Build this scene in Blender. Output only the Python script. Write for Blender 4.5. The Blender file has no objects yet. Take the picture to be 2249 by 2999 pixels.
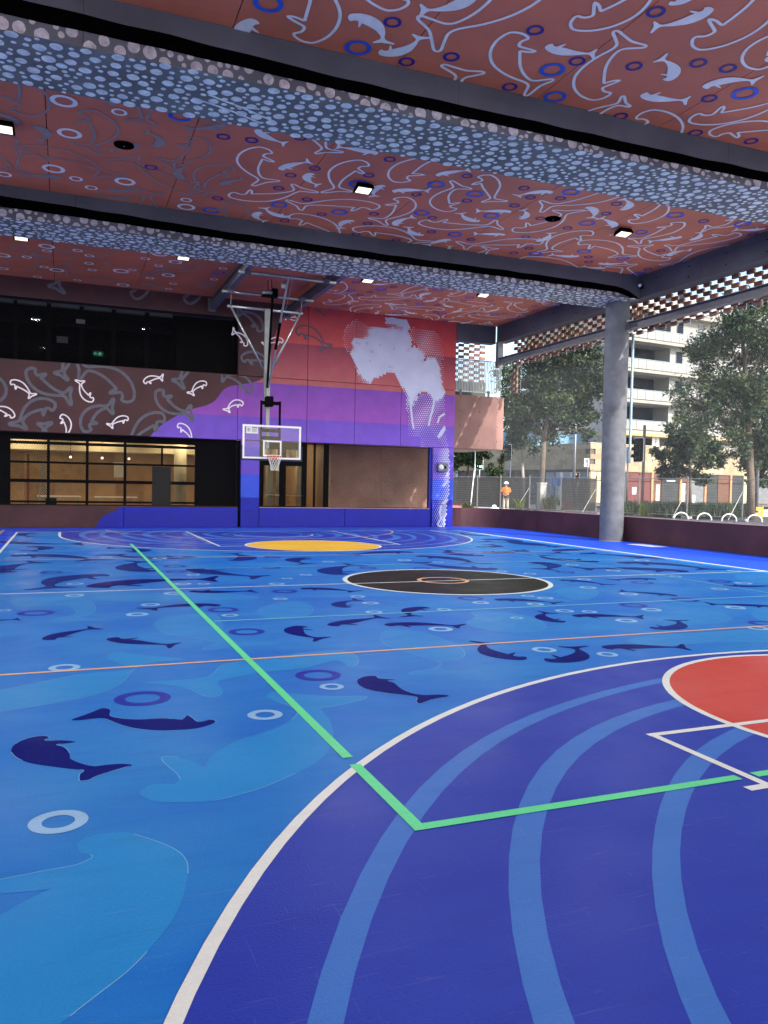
import bpy, bmesh, math, random
import numpy as np
from mathutils import Vector, Matrix
random.seed(7); rng = np.random.default_rng(7)
S = bpy.context.scene
COL = S.collection
R_ = math.radians

# ------------------------------------------------------------------ camera
W, H = 2249., 2999.
F_PX, YAW, PITCH, ROLL, CAM_H = 2330.7, R_(21.884), R_(1.946), R_(1.105), 1.641
_fw = np.array([math.sin(YAW)*math.cos(PITCH), math.cos(YAW)*math.cos(PITCH), -math.sin(PITCH)])
_rt = np.array([math.cos(YAW), -math.sin(YAW), 0.])
_up = np.cross(_rt, _fw)
RT = math.cos(ROLL)*_rt + math.sin(ROLL)*_up
UP = -math.sin(ROLL)*_rt + math.cos(ROLL)*_up
FW = _fw
CAM = np.array([0., 0., CAM_H])
cd = bpy.data.cameras.new('camera'); cam = bpy.data.objects.new('camera', cd); COL.objects.link(cam)
cd.sensor_fit = 'VERTICAL'; cd.sensor_height = 36.; cd.lens = 36.*F_PX/H; cd.clip_end = 2000.; cd.clip_start = .05
cam.matrix_world = Matrix(((RT[0], UP[0], -FW[0], 0), (RT[1], UP[1], -FW[1], 0), (RT[2], UP[2], -FW[2], CAM_H), (0, 0, 0, 1)))
S.camera = cam

# ------------------------------------------------------------------ light
SUN_TO = Vector((.30, -.80, .62)).normalized()
w = bpy.data.worlds.new('World'); S.world = w; w.use_nodes = True
nt = w.node_tree; bg = nt.nodes['Background']; sky = nt.nodes.new('ShaderNodeTexSky')
sky.sky_type = 'NISHITA'; sky.sun_disc = False
sky.sun_elevation = math.asin(SUN_TO.z); sky.sun_rotation = math.atan2(SUN_TO.x, SUN_TO.y)
sky.air_density = 1.0; sky.dust_density = 2.5; sky.ozone_density = 1.2
nt.links.new(sky.outputs[0], bg.inputs[0]); bg.inputs[1].default_value = .15
sd = bpy.data.lights.new('sun', 'SUN'); sd.energy = 2.7; sd.angle = R_(.5); sd.color = (1, .95, .86)
so = bpy.data.objects.new('sun', sd); COL.objects.link(so); so.rotation_euler = SUN_TO.to_track_quat('Z', 'Y').to_euler()
so.location = (40, -40, 60)
S.view_settings.view_transform = 'Standard'; S.view_settings.look = 'None'; S.view_settings.gamma = 1
S.view_settings.exposure = 1.62
S.view_settings.use_curve_mapping = False
S.cycles.max_bounces = 8; S.cycles.diffuse_bounces = 4; S.cycles.glossy_bounces = 3; S.cycles.transparent_max_bounces = 24
S.cycles.use_denoising = True; S.cycles.sample_clamp_indirect = 6

# ------------------------------------------------------------------ pixel -> place
def ray(u, v): return FW + RT*((u-W/2)/F_PX) - UP*((v-H/2)/F_PX)
def onz(u, v, z=0.): d = ray(u, v); return CAM + d*((z-CAM_H)/d[2])
def ony(u, v, y): d = ray(u, v); return CAM + d*(y/d[1])
def onx(u, v, x): d = ray(u, v); return CAM + d*(x/d[0])
def at(u, v, D): return CAM + ray(u, v)*D
def atz(u, D, z):               # on pixel column u, D in front of the camera, at height z
    v = 1430.
    for _ in range(6):
        p = at(u, v, D); v += (p[2]-z)*F_PX/D
    return at(u, v, D)
YW, ZC = 28.87, 8.214

# ------------------------------------------------------------------ materials
MATS = {}
def mat(name, col, rough=.6, var=.12, scale=2.5, bump=.0, bscale=60., metal=0., spec=.5, emit=None, es=0., stain=0., grain=0.):
    if name in MATS: return MATS[name]
    m = bpy.data.materials.new(name); m.use_nodes = True; MATS[name] = m
    n = m.node_tree; L = n.links.new; b = n.nodes['Principled BSDF']
    b.inputs['Roughness'].default_value = rough; b.inputs['Metallic'].default_value = metal
    b.inputs['Specular IOR Level'].default_value = spec
    geo = n.nodes.new('ShaderNodeNewGeometry')
    c = n.nodes.new('ShaderNodeRGB'); c.outputs[0].default_value = (*col, 1); out = c.outputs[0]
    def noise(sc, det=4.):
        x = n.nodes.new('ShaderNodeTexNoise'); x.inputs['Scale'].default_value = sc; x.inputs['Detail'].default_value = det
        L(geo.outputs['Position'], x.inputs['Vector']); return x.outputs['Fac']
    def mult(fac, lo, hi, out):
        mr = n.nodes.new('ShaderNodeMapRange'); mr.inputs['From Min'].default_value = .3; mr.inputs['From Max'].default_value = .7
        mr.inputs['To Min'].default_value = lo; mr.inputs['To Max'].default_value = hi; L(fac, mr.inputs['Value'])
        x = n.nodes.new('ShaderNodeVectorMath'); x.operation = 'SCALE'; L(out, x.inputs[0]); L(mr.outputs[0], x.inputs['Scale']); return x.outputs[0]
    if var: out = mult(noise(scale), 1-var, 1+var, out)
    if grain: out = mult(noise(130., 2.), 1-grain, 1+grain, out)
    if stain: out = mult(noise(.55, 7.), 1-stain, 1+stain*.5, out)
    L(out, b.inputs['Base Color'])
    if bump:
        bp = n.nodes.new('ShaderNodeBump'); bp.inputs['Strength'].default_value = bump; bp.inputs['Distance'].default_value = .01
        L(noise(bscale, 5.), bp.inputs['Height']); L(bp.outputs[0], b.inputs['Normal'])
    if emit:
        b.inputs['Emission Color'].default_value = (*emit, 1); b.inputs['Emission Strength'].default_value = es
    return m
def hx(s, k=1.):
    c = [int(s[i:i+2], 16)/255. for i in (0, 2, 4)]
    return tuple(min(.95, k*(x/12.92 if x <= .04045 else ((x+.055)/1.055)**2.4)) for x in c)
def glass(name, tint=(.9, .95, .95), refl=.12):
    m = bpy.data.materials.new(name); m.use_nodes = True; n = m.node_tree; n.nodes.clear(); L = n.links.new
    o = n.nodes.new('ShaderNodeOutputMaterial'); mx = n.nodes.new('ShaderNodeMixShader')
    t = n.nodes.new('ShaderNodeBsdfTransparent'); t.inputs[0].default_value = (*tint, 1)
    g = n.nodes.new('ShaderNodeBsdfGlossy'); g.inputs['Roughness'].default_value = .02
    lw = n.nodes.new('ShaderNodeFresnel'); lw.inputs[0].default_value = 1.5
    ad = n.nodes.new('ShaderNodeMath'); ad.operation = 'MULTIPLY_ADD'; ad.inputs[1].default_value = refl; ad.inputs[2].default_value = 0.
    L(lw.outputs[0], ad.inputs[0]); L(ad.outputs[0], mx.inputs[0]); L(t.outputs[0], mx.inputs[1]); L(g.outputs[0], mx.inputs[2]); L(mx.outputs[0], o.inputs[0])
    return m

# ------------------------------------------------------------------ mesh helpers
class MB:
    def __init__(s): s.v = []; s.f = []
    def add(s, vs, fs):
        o = len(s.v); s.v += [tuple(map(float, q)) for q in vs]; s.f += [tuple(i+o for i in q) for q in fs]; return s
    def box(s, x0, x1, y0, y1, z0, z1):
        return s.add([(x0,y0,z0),(x1,y0,z0),(x1,y1,z0),(x0,y1,z0),(x0,y0,z1),(x1,y0,z1),(x1,y1,z1),(x0,y1,z1)],
                     [(0,3,2,1),(4,5,6,7),(0,1,5,4),(1,2,6,5),(2,3,7,6),(3,0,4,7)])
    def bar(s, a, b, wd, ht, up=(0,0,1)):
        a, b = Vector(a), Vector(b); d = (b-a).normalized(); u = Vector(up)
        if abs(d.dot(u)) > .98: u = Vector((1, 0, 0))
        r = d.cross(u).normalized()*wd/2; u = r.cross(d).normalized()*ht/2
        vs = [p+i*r+j*u for p in (a, b) for i, j in ((-1,-1),(1,-1),(1,1),(-1,1))]
        return s.add(vs, [(0,1,2,3),(7,6,5,4),(0,4,5,1),(1,5,6,2),(2,6,7,3),(3,7,4,0)])
    def tube(s, pts, r, n=10, r1=None, cap=True):
        pts = [Vector(p) for p in pts]; N = len(pts); rs = [r+(0 if r1 is None else (r1-r)*i/(N-1)) for i in range(N)]
        o = len(s.v); u = None
        for i, p in enumerate(pts):
            d = (pts[min(i+1, N-1)]-pts[max(i-1, 0)]).normalized()
            if u is None: u = Vector((0,0,1)) if abs(d.z) < .9 else Vector((1,0,0))
            a = d.cross(u).normalized(); u = a.cross(d).normalized()
            for k in range(n):
                t = 2*math.pi*k/n; s.v.append(tuple(p + (a*math.cos(t)+u*math.sin(t))*rs[i]))
        for i in range(N-1):
            for k in range(n): s.f.append((o+i*n+k, o+i*n+(k+1) % n, o+(i+1)*n+(k+1) % n, o+(i+1)*n+k))
        if cap: s.f.append(tuple(o+k for k in range(n))[::-1]); s.f.append(tuple(o+(N-1)*n+k for k in range(n)))
        return s
    def prism(s, poly, ax, a, b):   # extrude polygon along axis ax from a to b
        n = len(poly); ins = lambda p, c: {0: (c, p[0], p[1]), 1: (p[0], c, p[1]), 2: (p[0], p[1], c)}[ax]
        return s.add([ins(p, a) for p in poly]+[ins(p, b) for p in poly],
                     [tuple(range(n))[::-1], tuple(range(n, 2*n))]+[(i, (i+1) % n, n+(i+1) % n, n+i) for i in range(n)])
    def sphere(s, c, r, nu=12, nv=8, sc=(1,1,1), vmin=0.):
        o = len(s.v); rows = [vmin+(1-vmin)*j/nv for j in range(nv+1)]
        for q in rows:
            ph = math.pi*(q-.5)
            for i in range(nu):
                t = 2*math.pi*i/nu; s.v.append((c[0]+r*sc[0]*math.cos(ph)*math.cos(t), c[1]+r*sc[1]*math.cos(ph)*math.sin(t), c[2]+r*sc[2]*math.sin(ph)))
        for j in range(nv):
            for i in range(nu): s.f.append((o+j*nu+i, o+j*nu+(i+1) % nu, o+(j+1)*nu+(i+1) % nu, o+(j+1)*nu+i))
        return s
    def lathe(s, prof, c=(0,0,0), n=20):
        o = len(s.v)
        for r, z in prof:
            for i in range(n): t = 2*math.pi*i/n; s.v.append((c[0]+r*math.cos(t), c[1]+r*math.sin(t), c[2]+z))
        for j in range(len(prof)-1):
            for i in range(n): s.f.append((o+j*n+i, o+j*n+(i+1) % n, o+(j+1)*n+(i+1) % n, o+(j+1)*n+i))
        return s
    def mesh(s, name, m, off=(0,0,0), smooth=False):
        me = bpy.data.meshes.new(name); me.from_pydata([(a-off[0], b-off[1], c-off[2]) for a, b, c in s.v], [], s.f)
        me.materials.append(m)
        if smooth: me.polygons.foreach_set('use_smooth', [True]*len(me.polygons))
        me.update(); return me
    def build(s, name, m, parent=None, smooth=False, bevel=0.):
        off = parent['_o'] if parent is not None and '_o' in parent else (0,0,0)
        o = bpy.data.objects.new(name, s.mesh(name, m, off, smooth)); COL.objects.link(o); o['_o'] = tuple(off)
        if parent is not None: o.parent = parent
        if bevel:
            bv = o.modifiers.new('bevel', 'BEVEL'); bv.width = bevel; bv.segments = 2; bv.limit_method = 'ANGLE'
        return o
def tag(o, label=None, cat=None, group=None, kind=None):
    if label: o['label'] = label
    if cat: o['category'] = cat
    if group: o['group'] = group
    if kind: o['kind'] = kind
    return o
def thing(name, loc, label, cat, group=None):
    o = bpy.data.objects.new(name, None); COL.objects.link(o); o.location = loc; o['_o'] = tuple(map(float, loc)); o.empty_display_size = .2
    return tag(o, label, cat, group)
def solo(name, mb, m, label, cat, group=None, **k): return tag(mb.build(name, m, None, **k), label, cat, group)
def copytree(o, loc, label, parent=None):
    c = o.copy(); COL.objects.link(c)
    if parent is None: c.location = loc; c['label'] = label
    else: c.parent = parent
    for ch in [q for q in bpy.data.objects if q.parent == o]: copytree(ch, None, None, c)
    return c

# ------------------------------------------------------------------ painted shapes (flat print laid as thin sheets)
def crom(P, n=4, closed=True):
    P = [np.array(p, float) for p in P]; N = len(P); out = []
    for i in range(N):
        a, b, c, d = P[(i-1) % N], P[i], P[(i+1) % N], P[(i+2) % N]
        for k in range(n):
            t = k/n; out.append(.5*((2*b)+(c-a)*t+(2*a-5*b+4*c-d)*t*t+(3*b-a-3*c+d)*t**3))
    return out
DORS = [(.0,.035),(.025,.07),(.08,.1),(.17,.13),(.30,.148),(.45,.142),(.6,.105),(.75,.062),(.88,.032)]
FLUK = [(.95,.055),(1.0,.13),(1.05,.215),(1.085,.2),(1.07,.11),(1.05,.0),(1.06,-.07),(1.075,-.14),(1.05,-.165),(.99,-.10),(.945,-.05)]
VENT = [(.88,-.032),(.75,-.055),(.6,-.085),(.45,-.11),(.33,-.115),(.29,-.118),(.315,-.19),(.305,-.25),(.255,-.2),(.215,-.125),(.19,-.09),(.13,-.085),(.09,-.1),(.05,-.125),(.01,-.1),(-.012,-.03)]
def dugong(Hp, Tp, Bp, fat=1.):
    Hp, Tp, Bp = (np.array(q, float)[:2] for q in (Hp, Tp, Bp))
    L = np.linalg.norm(Tp-Hp); ex = (Tp-Hp)/L; n = np.array([-ex[1], ex[0]]); dB = (Bp-Hp)@n
    if dB < 0: n = -n; dB = -dB
    Sg = L
    for _ in range(8):
        s = max(.015*L, dB-.14*Sg*fat); th = 2*math.atan(2*s/L); Rr = (L*L/4+s*s)/(2*s); Sg = 2*Rr*th
    Sg = min(Sg, 2.2*L+s)
    c0 = (Hp+Tp)/2 + n*(s-Rr)
    def P(t, o):
        tc = min(max(t, 0), .93); ph = (tc-.5)*2*th
        nn = math.sin(ph)*ex+math.cos(ph)*n; tt = math.cos(ph)*ex-math.sin(ph)*n
        return c0+Rr*nn+nn*o*Sg*fat+tt*(t-tc)*Sg
    return crom([P(*q) for q in DORS+FLUK+VENT], 3)
def place3(pts, plane, off):
    if plane == 'floor' and off < 1: off *= .13
    if plane == 'floor': return [(p[0], p[1], off) for p in pts]
    if plane == 'ceil': return [(p[0], p[1], ZC-off) for p in pts]
    return [(p[0], YW-off, p[1]) for p in pts]
def uv2(u, v, plane):
    if plane == 'floor': return onz(u, v)[:2]
    if plane == 'ceil': return onz(u, v, ZC)[:2]
    q = ony(u, v, YW); return np.array([q[0], q[2]])
def area2(p):
    p = np.array(p); x, y = p[:, 0], p[:, 1]; return .5*np.sum(x*np.roll(y, -1)-np.roll(x, -1)*y)
LAY = [0]; SEEN = {}
def lay(off): LAY[0] += 1; return off+(LAY[0] % 18)*1.1e-4
def twice(key, c, d):
    L_ = SEEN.setdefault(key, [])
    if any((c[0]-q[0])**2+(c[1]-q[1])**2 < d*d for q in L_): return True
    L_.append((c[0], c[1])); return False
def fill(name, pts, plane, off, m, parent):
    off = lay(off)
    up = {'floor': 1, 'ceil': -1, 'wall': 1}[plane]
    if area2(pts)*up < 0: pts = pts[::-1]
    return MB().add(place3(pts, plane, off), [tuple(range(len(pts)))]).build(name, m, parent)
def stroke_mb(pts, wd, plane, off, closed=True, mb=None):
    P = np.array([np.array(p)[:2] for p in pts]); N = len(P); mb = mb or MB()
    if closed: T = np.roll(P, -1, 0)-np.roll(P, 1, 0)
    else:
        T = np.empty_like(P); T[1:-1] = P[2:]-P[:-2]; T[0] = P[1]-P[0]; T[-1] = P[-1]-P[-2]
    T /= (np.linalg.norm(T, axis=1)[:, None]+1e-9); Nn = np.stack([-T[:, 1], T[:, 0]], 1)*wd/2
    vs = [place3([P[i]+Nn[i]], plane, off+i*9e-6)[0] for i in range(N)]+[place3([P[i]-Nn[i]], plane, off+i*9e-6)[0] for i in range(N)]
    fs = [(i, N+i, N+(i+1) % N, (i+1) % N) for i in range(N if closed else N-1)]
    return mb.add(vs, fs)
def clipz(o, zlo, zhi):
    bm = bmesh.new(); bm.from_mesh(o.data); oz = o['_o'][2]
    for z, up in ((zlo, -1), (zhi, 1)):
        bmesh.ops.bisect_plane(bm, geom=bm.verts[:]+bm.edges[:]+bm.faces[:], plane_co=(0, 0, z-oz), plane_no=(0, 0, up), clear_outer=True)
    bm.to_mesh(o.data); bm.free()
def ring_mb(c, r0, r1, plane, off, n=40, a0=0., a1=2*math.pi, mb=None):
    mb = mb or MB(); full = abs(a1-a0-2*math.pi) < 1e-6; k = n if full else n+1
    an = [a0+(a1-a0)*i/n for i in range(k)]
    vs = place3([(c[0]+r1*math.cos(t), c[1]+r1*math.sin(t)) for t in an], plane, off)+place3([(c[0]+r0*math.cos(t), c[1]+r0*math.sin(t)) for t in an], plane, off)
    return mb.add(vs, [(i, (i+1) % k, k+(i+1) % k, k+i) for i in range(k if full else k-1)])
def disc_mb(c, r, plane, off, n=40, mb=None):
    mb = mb or MB(); return mb.add(place3([(c[0]+r*math.cos(2*math.pi*i/n), c[1]+r*math.sin(2*math.pi*i/n)) for i in range(n)], plane, off), [tuple(range(n))])

# ------------------------------------------------------------------ palette
def floor_paint(name, col, col2=None, rough=.36):
    """acrylic court paint: fine stipple, roller patches, faint scuffs"""
    m = bpy.data.materials.new(name); m.use_nodes = True; n = m.node_tree; L = n.links.new; b = n.nodes['Principled BSDF']
    b.inputs['Roughness'].default_value = rough; b.inputs['Specular IOR Level'].default_value = .01 if 'navy' in name or 'black' in name else .05
    geo = n.nodes.new('ShaderNodeNewGeometry')
    def noise(sc, det, stretch=None, dist=0.):
        x = n.nodes.new('ShaderNodeTexNoise'); x.inputs['Scale'].default_value = sc; x.inputs['Detail'].default_value = det; x.inputs['Distortion'].default_value = dist
        if stretch:
            mp = n.nodes.new('ShaderNodeMapping'); mp.inputs['Scale'].default_value = stretch[:3]; mp.inputs['Rotation'].default_value = (0, 0, stretch[3])
            L(geo.outputs['Position'], mp.inputs['Vector']); L(mp.outputs[0], x.inputs['Vector'])
        else: L(geo.outputs['Position'], x.inputs['Vector'])
        return x.outputs['Fac']
    def rngn(f, a, b_, lo, hi):
        r = n.nodes.new('ShaderNodeMapRange'); r.inputs[1].default_value = a; r.inputs[2].default_value = b_; r.inputs[3].default_value = lo; r.inputs[4].default_value = hi; L(f, r.inputs[0]); return r.outputs[0]
    def mix(f, a, b_):
        x = n.nodes.new('ShaderNodeMix'); x.data_type = 'RGBA'; L(f, x.inputs[0])
        for s, q in ((6, a), (7, b_)):
            if hasattr(q, 'links'): L(q, x.inputs[s])
            else: x.inputs[s].default_value = (*q, 1)
        return x.outputs[2]
    c2 = col2 or tuple(min(1, q*1.25+.01) for q in col)
    out = mix(rngn(noise(.5, 6, (1, 1.6, 1, .5), .6), .38, .66, 0, 1), col, c2)
    out = mix(rngn(noise(2.2, 5, (1, 3.5, 1, -.4)), .5, .8, 0, .5), out, tuple(q*.82 for q in col))
    sc = rngn(noise(3.2, 8, (1, 16, 1, .7), 1.2), .64, .70, 0, .17); out = mix(sc, out, tuple(min(1, q*.5+.22) for q in col))
    sc2 = rngn(noise(4.1, 8, (14, 1, 1, -.3), 1.5), .66, .71, 0, .15); out = mix(sc2, out, tuple(min(1, q*.5+.22) for q in col))
    out = mix(rngn(noise(90, 3), .35, .65, 0, .3), out, tuple(q*.75 for q in col))
    L(out, b.inputs['Base Color'])
    L(rngn(noise(1.3, 4), .3, .7, rough-.07, rough+.08), b.inputs['Roughness'])
    bp = n.nodes.new('ShaderNodeBump'); bp.inputs['Strength'].default_value = .45; bp.inputs['Distance'].default_value = .003
    L(noise(95, 4), bp.inputs['Height']); L(bp.outputs[0], b.inputs['Normal'])
    MATS[name] = m; return m
M_blue = floor_paint('court_blue', (.005, .145, .54), (.018, .215, .56))
M_edge = floor_paint('border_blue', (.016, .07, .62), (.02, .085, .66))
M_key = floor_paint('key_purple', (.020, .042, .375), (.028, .058, .41))
M_band = floor_paint('key_band', (.045, .165, .53), (.055, .185, .56))
M_teal = floor_paint('dugong_teal', (.010, .225, .57), (.016, .25, .59))
M_tealf = floor_paint('dugong_teal_faint', (.014, .205, .55), (.024, .225, .57))
M_navy = floor_paint('dugong_navy', (.0008, .003, .14), (.001, .006, .17))
M_navy2 = floor_paint('dugong_grey_navy', (.003, .018, .18), (.005, .03, .22))
M_rlight = floor_paint('ring_pale', (.25, .47, .7), (.3, .52, .74))
M_rnavy = floor_paint('ring_violet', (.003, .014, .33), (.005, .018, .37))
M_line = floor_paint('line_white', (.70, .76, .70), (.74, .80, .74))
M_green = floor_paint('line_green', (.12, .72, .3), (.14, .75, .33))
M_cyan = floor_paint('line_cyan', (.2, .62, .62), (.23, .66, .66))
M_orange = floor_paint('line_orange', (.75, .40, .2), (.78, .43, .23))
M_red = floor_paint('circle_red', (.56, .05, .025), (.6, .085, .06))
M_yellow = floor_paint('circle_yellow', (.82, .45, .02), (.84, .49, .04))
M_black = floor_paint('circle_black', (.022, .02, .014), (.035, .032, .022))
M_chalk = floor_paint('chalk', (.16, .42, .66), (.2, .46, .7))
M_conc = mat('concrete', (.07, .074, .096), .75, .18, 1.2, .25, 25, stain=.25, grain=.08)
M_soff = mat('concrete_soffit', (.175, .18, .145), .7, .22, 1.5, .2, 25, stain=.3, grain=.08)
M_maroon = mat('maroon_concrete', (.075, .022, .028), .7, .22, 1.3, .25, 22, stain=.3, grain=.08)
M_pink = mat('pink_concrete', (.50, .30, .24), .75, .15, 1.4, .25, 22, stain=.25, grain=.06)
M_blackp = mat('black_paint', (.0012, .0012, .0016), .9, .2, 4, 0, spec=.0)
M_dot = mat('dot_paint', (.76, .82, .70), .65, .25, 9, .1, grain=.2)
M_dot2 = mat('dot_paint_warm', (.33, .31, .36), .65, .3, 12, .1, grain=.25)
M_terra = mat('terracotta_panel', (.63, .168, .074), .6, .1, .7, .12, 160, stain=.12, grain=.12)
M_cwhite = mat('ceiling_white', (.84, .82, .70), .6, .08, 5, .05, grain=.12)
M_cgrey = mat('ceiling_grey', (.31, .25, .20), .6, .1, 5, .05, grain=.12)
M_cblue = mat('ceiling_blue', (.012, .10, .52), .6, .1, 5)
M_cnavy = mat('ceiling_navy', (.012, .012, .22), .6, .1, 5)
M_wgrey = mat('wall_grey_line', (.085, .085, .11), .65, .15, 6)
M_wwhite = mat('wall_white_line', (.72, .66, .7), .6, .1, 6)
M_wdark = mat('wall_dark_line', (.085, .045, .08), .6, .1, 6)
M_half = mat('halftone_white', (.42, .45, .60), .6, .06, 2, grain=.05)
M_metal = mat('galvanised', (.30, .32, .34), .42, .12, 14, .05, metal=.75)
M_frame = mat('black_frame', (.0025, .0025, .003), .6, .1, 5, spec=.03)
M_dark = mat('dark_void', (.003, .003, .004), .9, .1, 3, spec=.1)
M_wire = mat('dark_wire', (.008, .008, .009), .6, .1, 5, spec=.2)
M_wire2 = mat('steel_wire', (.13, .14, .14), .5, .1, 5, metal=.3)
M_steel = mat('painted_steel', (.10, .10, .12), .5, .12, 6, .05, stain=.15)
M_whitep = mat('white_paint', (.78, .79, .8), .45, .05, 6)
G_pane = glass('pane_glass', (.92, .95, .93), .35)
G_dark = glass('dark_glass', (.3, .33, .36), .3)
G_board = glass('board_glass', (.9, .94, .97), .3)

# ================================================================== FLOOR
floor_ = MB().add([(-9, -4.3, 0), (16.64, -4.3, 0), (16.64, 29.1, 0), (-9, 29.1, 0)], [(0, 1, 2, 3)]).build('floor', M_edge)
tag(floor_, kind='structure')
CX, CY = 6.15, 12.35
def rect(name, x0, x1, y0, y1, off, m):
    off *= .13; return MB().add([(x0, y0, off), (x1, y0, off), (x1, y1, off), (x0, y1, off)], [(0, 1, 2, 3)]).build(name, m, floor_)
XL, XR, YB0, YB1 = -1.32, 13.56, -1.7, 26.4
rect('court_field', XL, XR, YB0, YB1, .003, M_blue)
HN, HF, R3 = (6.06, -.12), (6.15, 24.72), 6.28
def keyzone(hoop, sgn, ybase):
    n = 72; pts = [(hoop[0]+R3*math.cos(math.pi*i/n), hoop[1]-sgn*R3*math.sin(math.pi*i/n)) for i in range(n+1)]
    pts += [(hoop[0]-R3, ybase), (hoop[0]+R3, ybase)]
    fill('key_zone', pts, 'floor', .006, M_key, floor_)
    # wavy bands round the hoop
    for k, (r, wd) in enumerate([(5.70, .13), (5.13, .16), (4.52, .18), (3.9, .18), (3.3, .18), (2.7, .18), (2.1, .17), (1.5, .16), (.95, .15)]):
        mb = MB(); N = 110; vs = []; ph = random.uniform(0, 6)
        for i in range(N+1):
            a = 2*math.pi*i/N
            wv = wd*(1+.34*math.sin(2*a+ph)+.14*math.sin(5*a+ph*2)); rr = r+.05*math.sin(3*a+ph)+.025*math.sin(7*a)
            if sgn < 0 and k < 3:
                q_ = (math.degrees(a)-104)/52; rr = (5.72+.19*min(max(q_, -.3), 1.2), 5.20+.11*math.sin(math.pi*min(max(q_, -.3), 1.3)), 4.54+.17*min(max(q_, -.3), 1.2))[k]+.012*math.sin(9*a+k); wv = (.118, .14, .13)[k]*(1+.1*math.sin(6*a+k))
            for q in (rr+wv/2, rr-wv/2): vs.append((6.15+q*math.cos(a), hoop[1]+q*math.sin(a), .009*.13))
        keep = lambda p: (p[1] > YB0+.02 if sgn < 0 else p[1] < YB1+1.9)
        fs = [(2*i, 2*i+1, 2*i+3, 2*i+2) for i in range(N) if keep(vs[2*i]) and keep(vs[2*i+3])]
        mb.add(vs, fs).build('key_band', M_band, floor_)
    mb = stroke_mb([(p[0], p[1]) for p in pts[:n+1]], .058, 'floor', .022, False)
    mb.build('three_point_line', M_line, floor_)
    mb2 = MB()
    for sx in (-1, 1): mb2.box(hoop[0]+sx*R3-.0375, hoop[0]+sx*R3+.0375, min(hoop[1], ybase), max(hoop[1], ybase), .0027, .0029)
    mb2.build('three_point_line', M_line, floor_)
keyzone(HN, -1, YB0); keyzone(HF, 1, YB1)
for yc, m, s in ((4.22, M_red, 1), (20.28, M_yellow, -1)):
    disc_mb((CX, yc), 1.8, 'floor', .014, 64).build('free_throw_circle', m, floor_)
    ring_mb((CX, yc), 1.752, 1.812, 'floor', .024, 80).build('circle_line', M_line, floor_)
    rect('free_throw_line', 3.63, 8.67, yc-.028, yc+.028, .027, M_line)
    for x in (3.63, 8.6):
        yb = YB0 if s > 0 else YB1; rect('lane_line', x+.008, x+.064, min(yc-s*.0, yb), max(yc, yb)-.0, .026, M_line)
        for d in (.95, 1.35, 2.0, 2.9):
            y = yc-s*d; q = -1 if x < 5 else 1; rect('lane_mark', min(x+.0375, x+.0375+q*.16), max(x+.0375, x+.0375+q*.16), y-.03, y+.03, .028, M_line)
disc_mb((6.17, 12.37), 1.8, 'floor', .014, 64).build('centre_circle', M_black, floor_)
ring_mb((6.17, 12.37), 1.73, 1.81, 'floor', .024, 80).build('circle_line', M_line, floor_)
ring_mb((6.12, 12.42), .385, .455, 'floor', .027, 48).build('centre_ring', M_orange, floor_)
ring_mb((6.15, 24.72), 1.22, 1.27, 'floor', .027, 40, math.pi, 2*math.pi).build('no_charge_line', M_line, floor_)
rect('half_way_line', XL, XR, CY-.025, CY+.025, .0255, M_line)
rect('base_line', XL, XR, YB1-.025, YB1+.025, .0262, M_line)
for x in (XL, XR): rect('side_line', x-.03, x+.03, YB0, YB1, .0258, M_line)
rect('side_line', 13.50, 13.53, YB0, YB1, .0245, M_orange)
for y in (7.262, 17.43): rect('third_line', -1.75, XR-.1, y-.024, y+.024, .0266, M_orange)
rect('outer_line', -1.80, -1.73, -2, 27.6, .0266, M_orange); rect('outer_line', -1.80, 14.05, 27.56, 27.6, .0264, M_orange)
ring_mb((6.15, 27.6), 4.87, 4.92, 'floor', .0272, 60, math.pi, 2*math.pi).build('goal_circle_line', M_orange, floor_)
rect('court_line', 1.552, 1.618, 4.45, 21.38, .030, M_green); rect('court_line', 1.552, 1.618, 3.39, 4.33, .030, M_green)
rect('court_line', 1.6185, 3.60, 3.39, 3.456, .030, M_green); rect('court_line', 3.72, 8.55, 3.39, 3.456, .030, M_green)
for y in (9.36, 15.15): rect('attack_line', 1.64, 13.5, y-.018, y+.018, .0290, M_cyan)
rect('court_line', 10.65, 10.68, 6, 21.3, .0288, M_cyan)
rect('joint_line', 15.60, 15.64, -4, 27.6, .004, M_rnavy)
rect('painted_sun_patch', 15.72, 16.32, 18.35, 19.5, .004, mat('sun_patch_tone', (.42, .45, .6), .6, .15, 3))  # pale rectangle paints a spot of sunlight onto the floor

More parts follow.
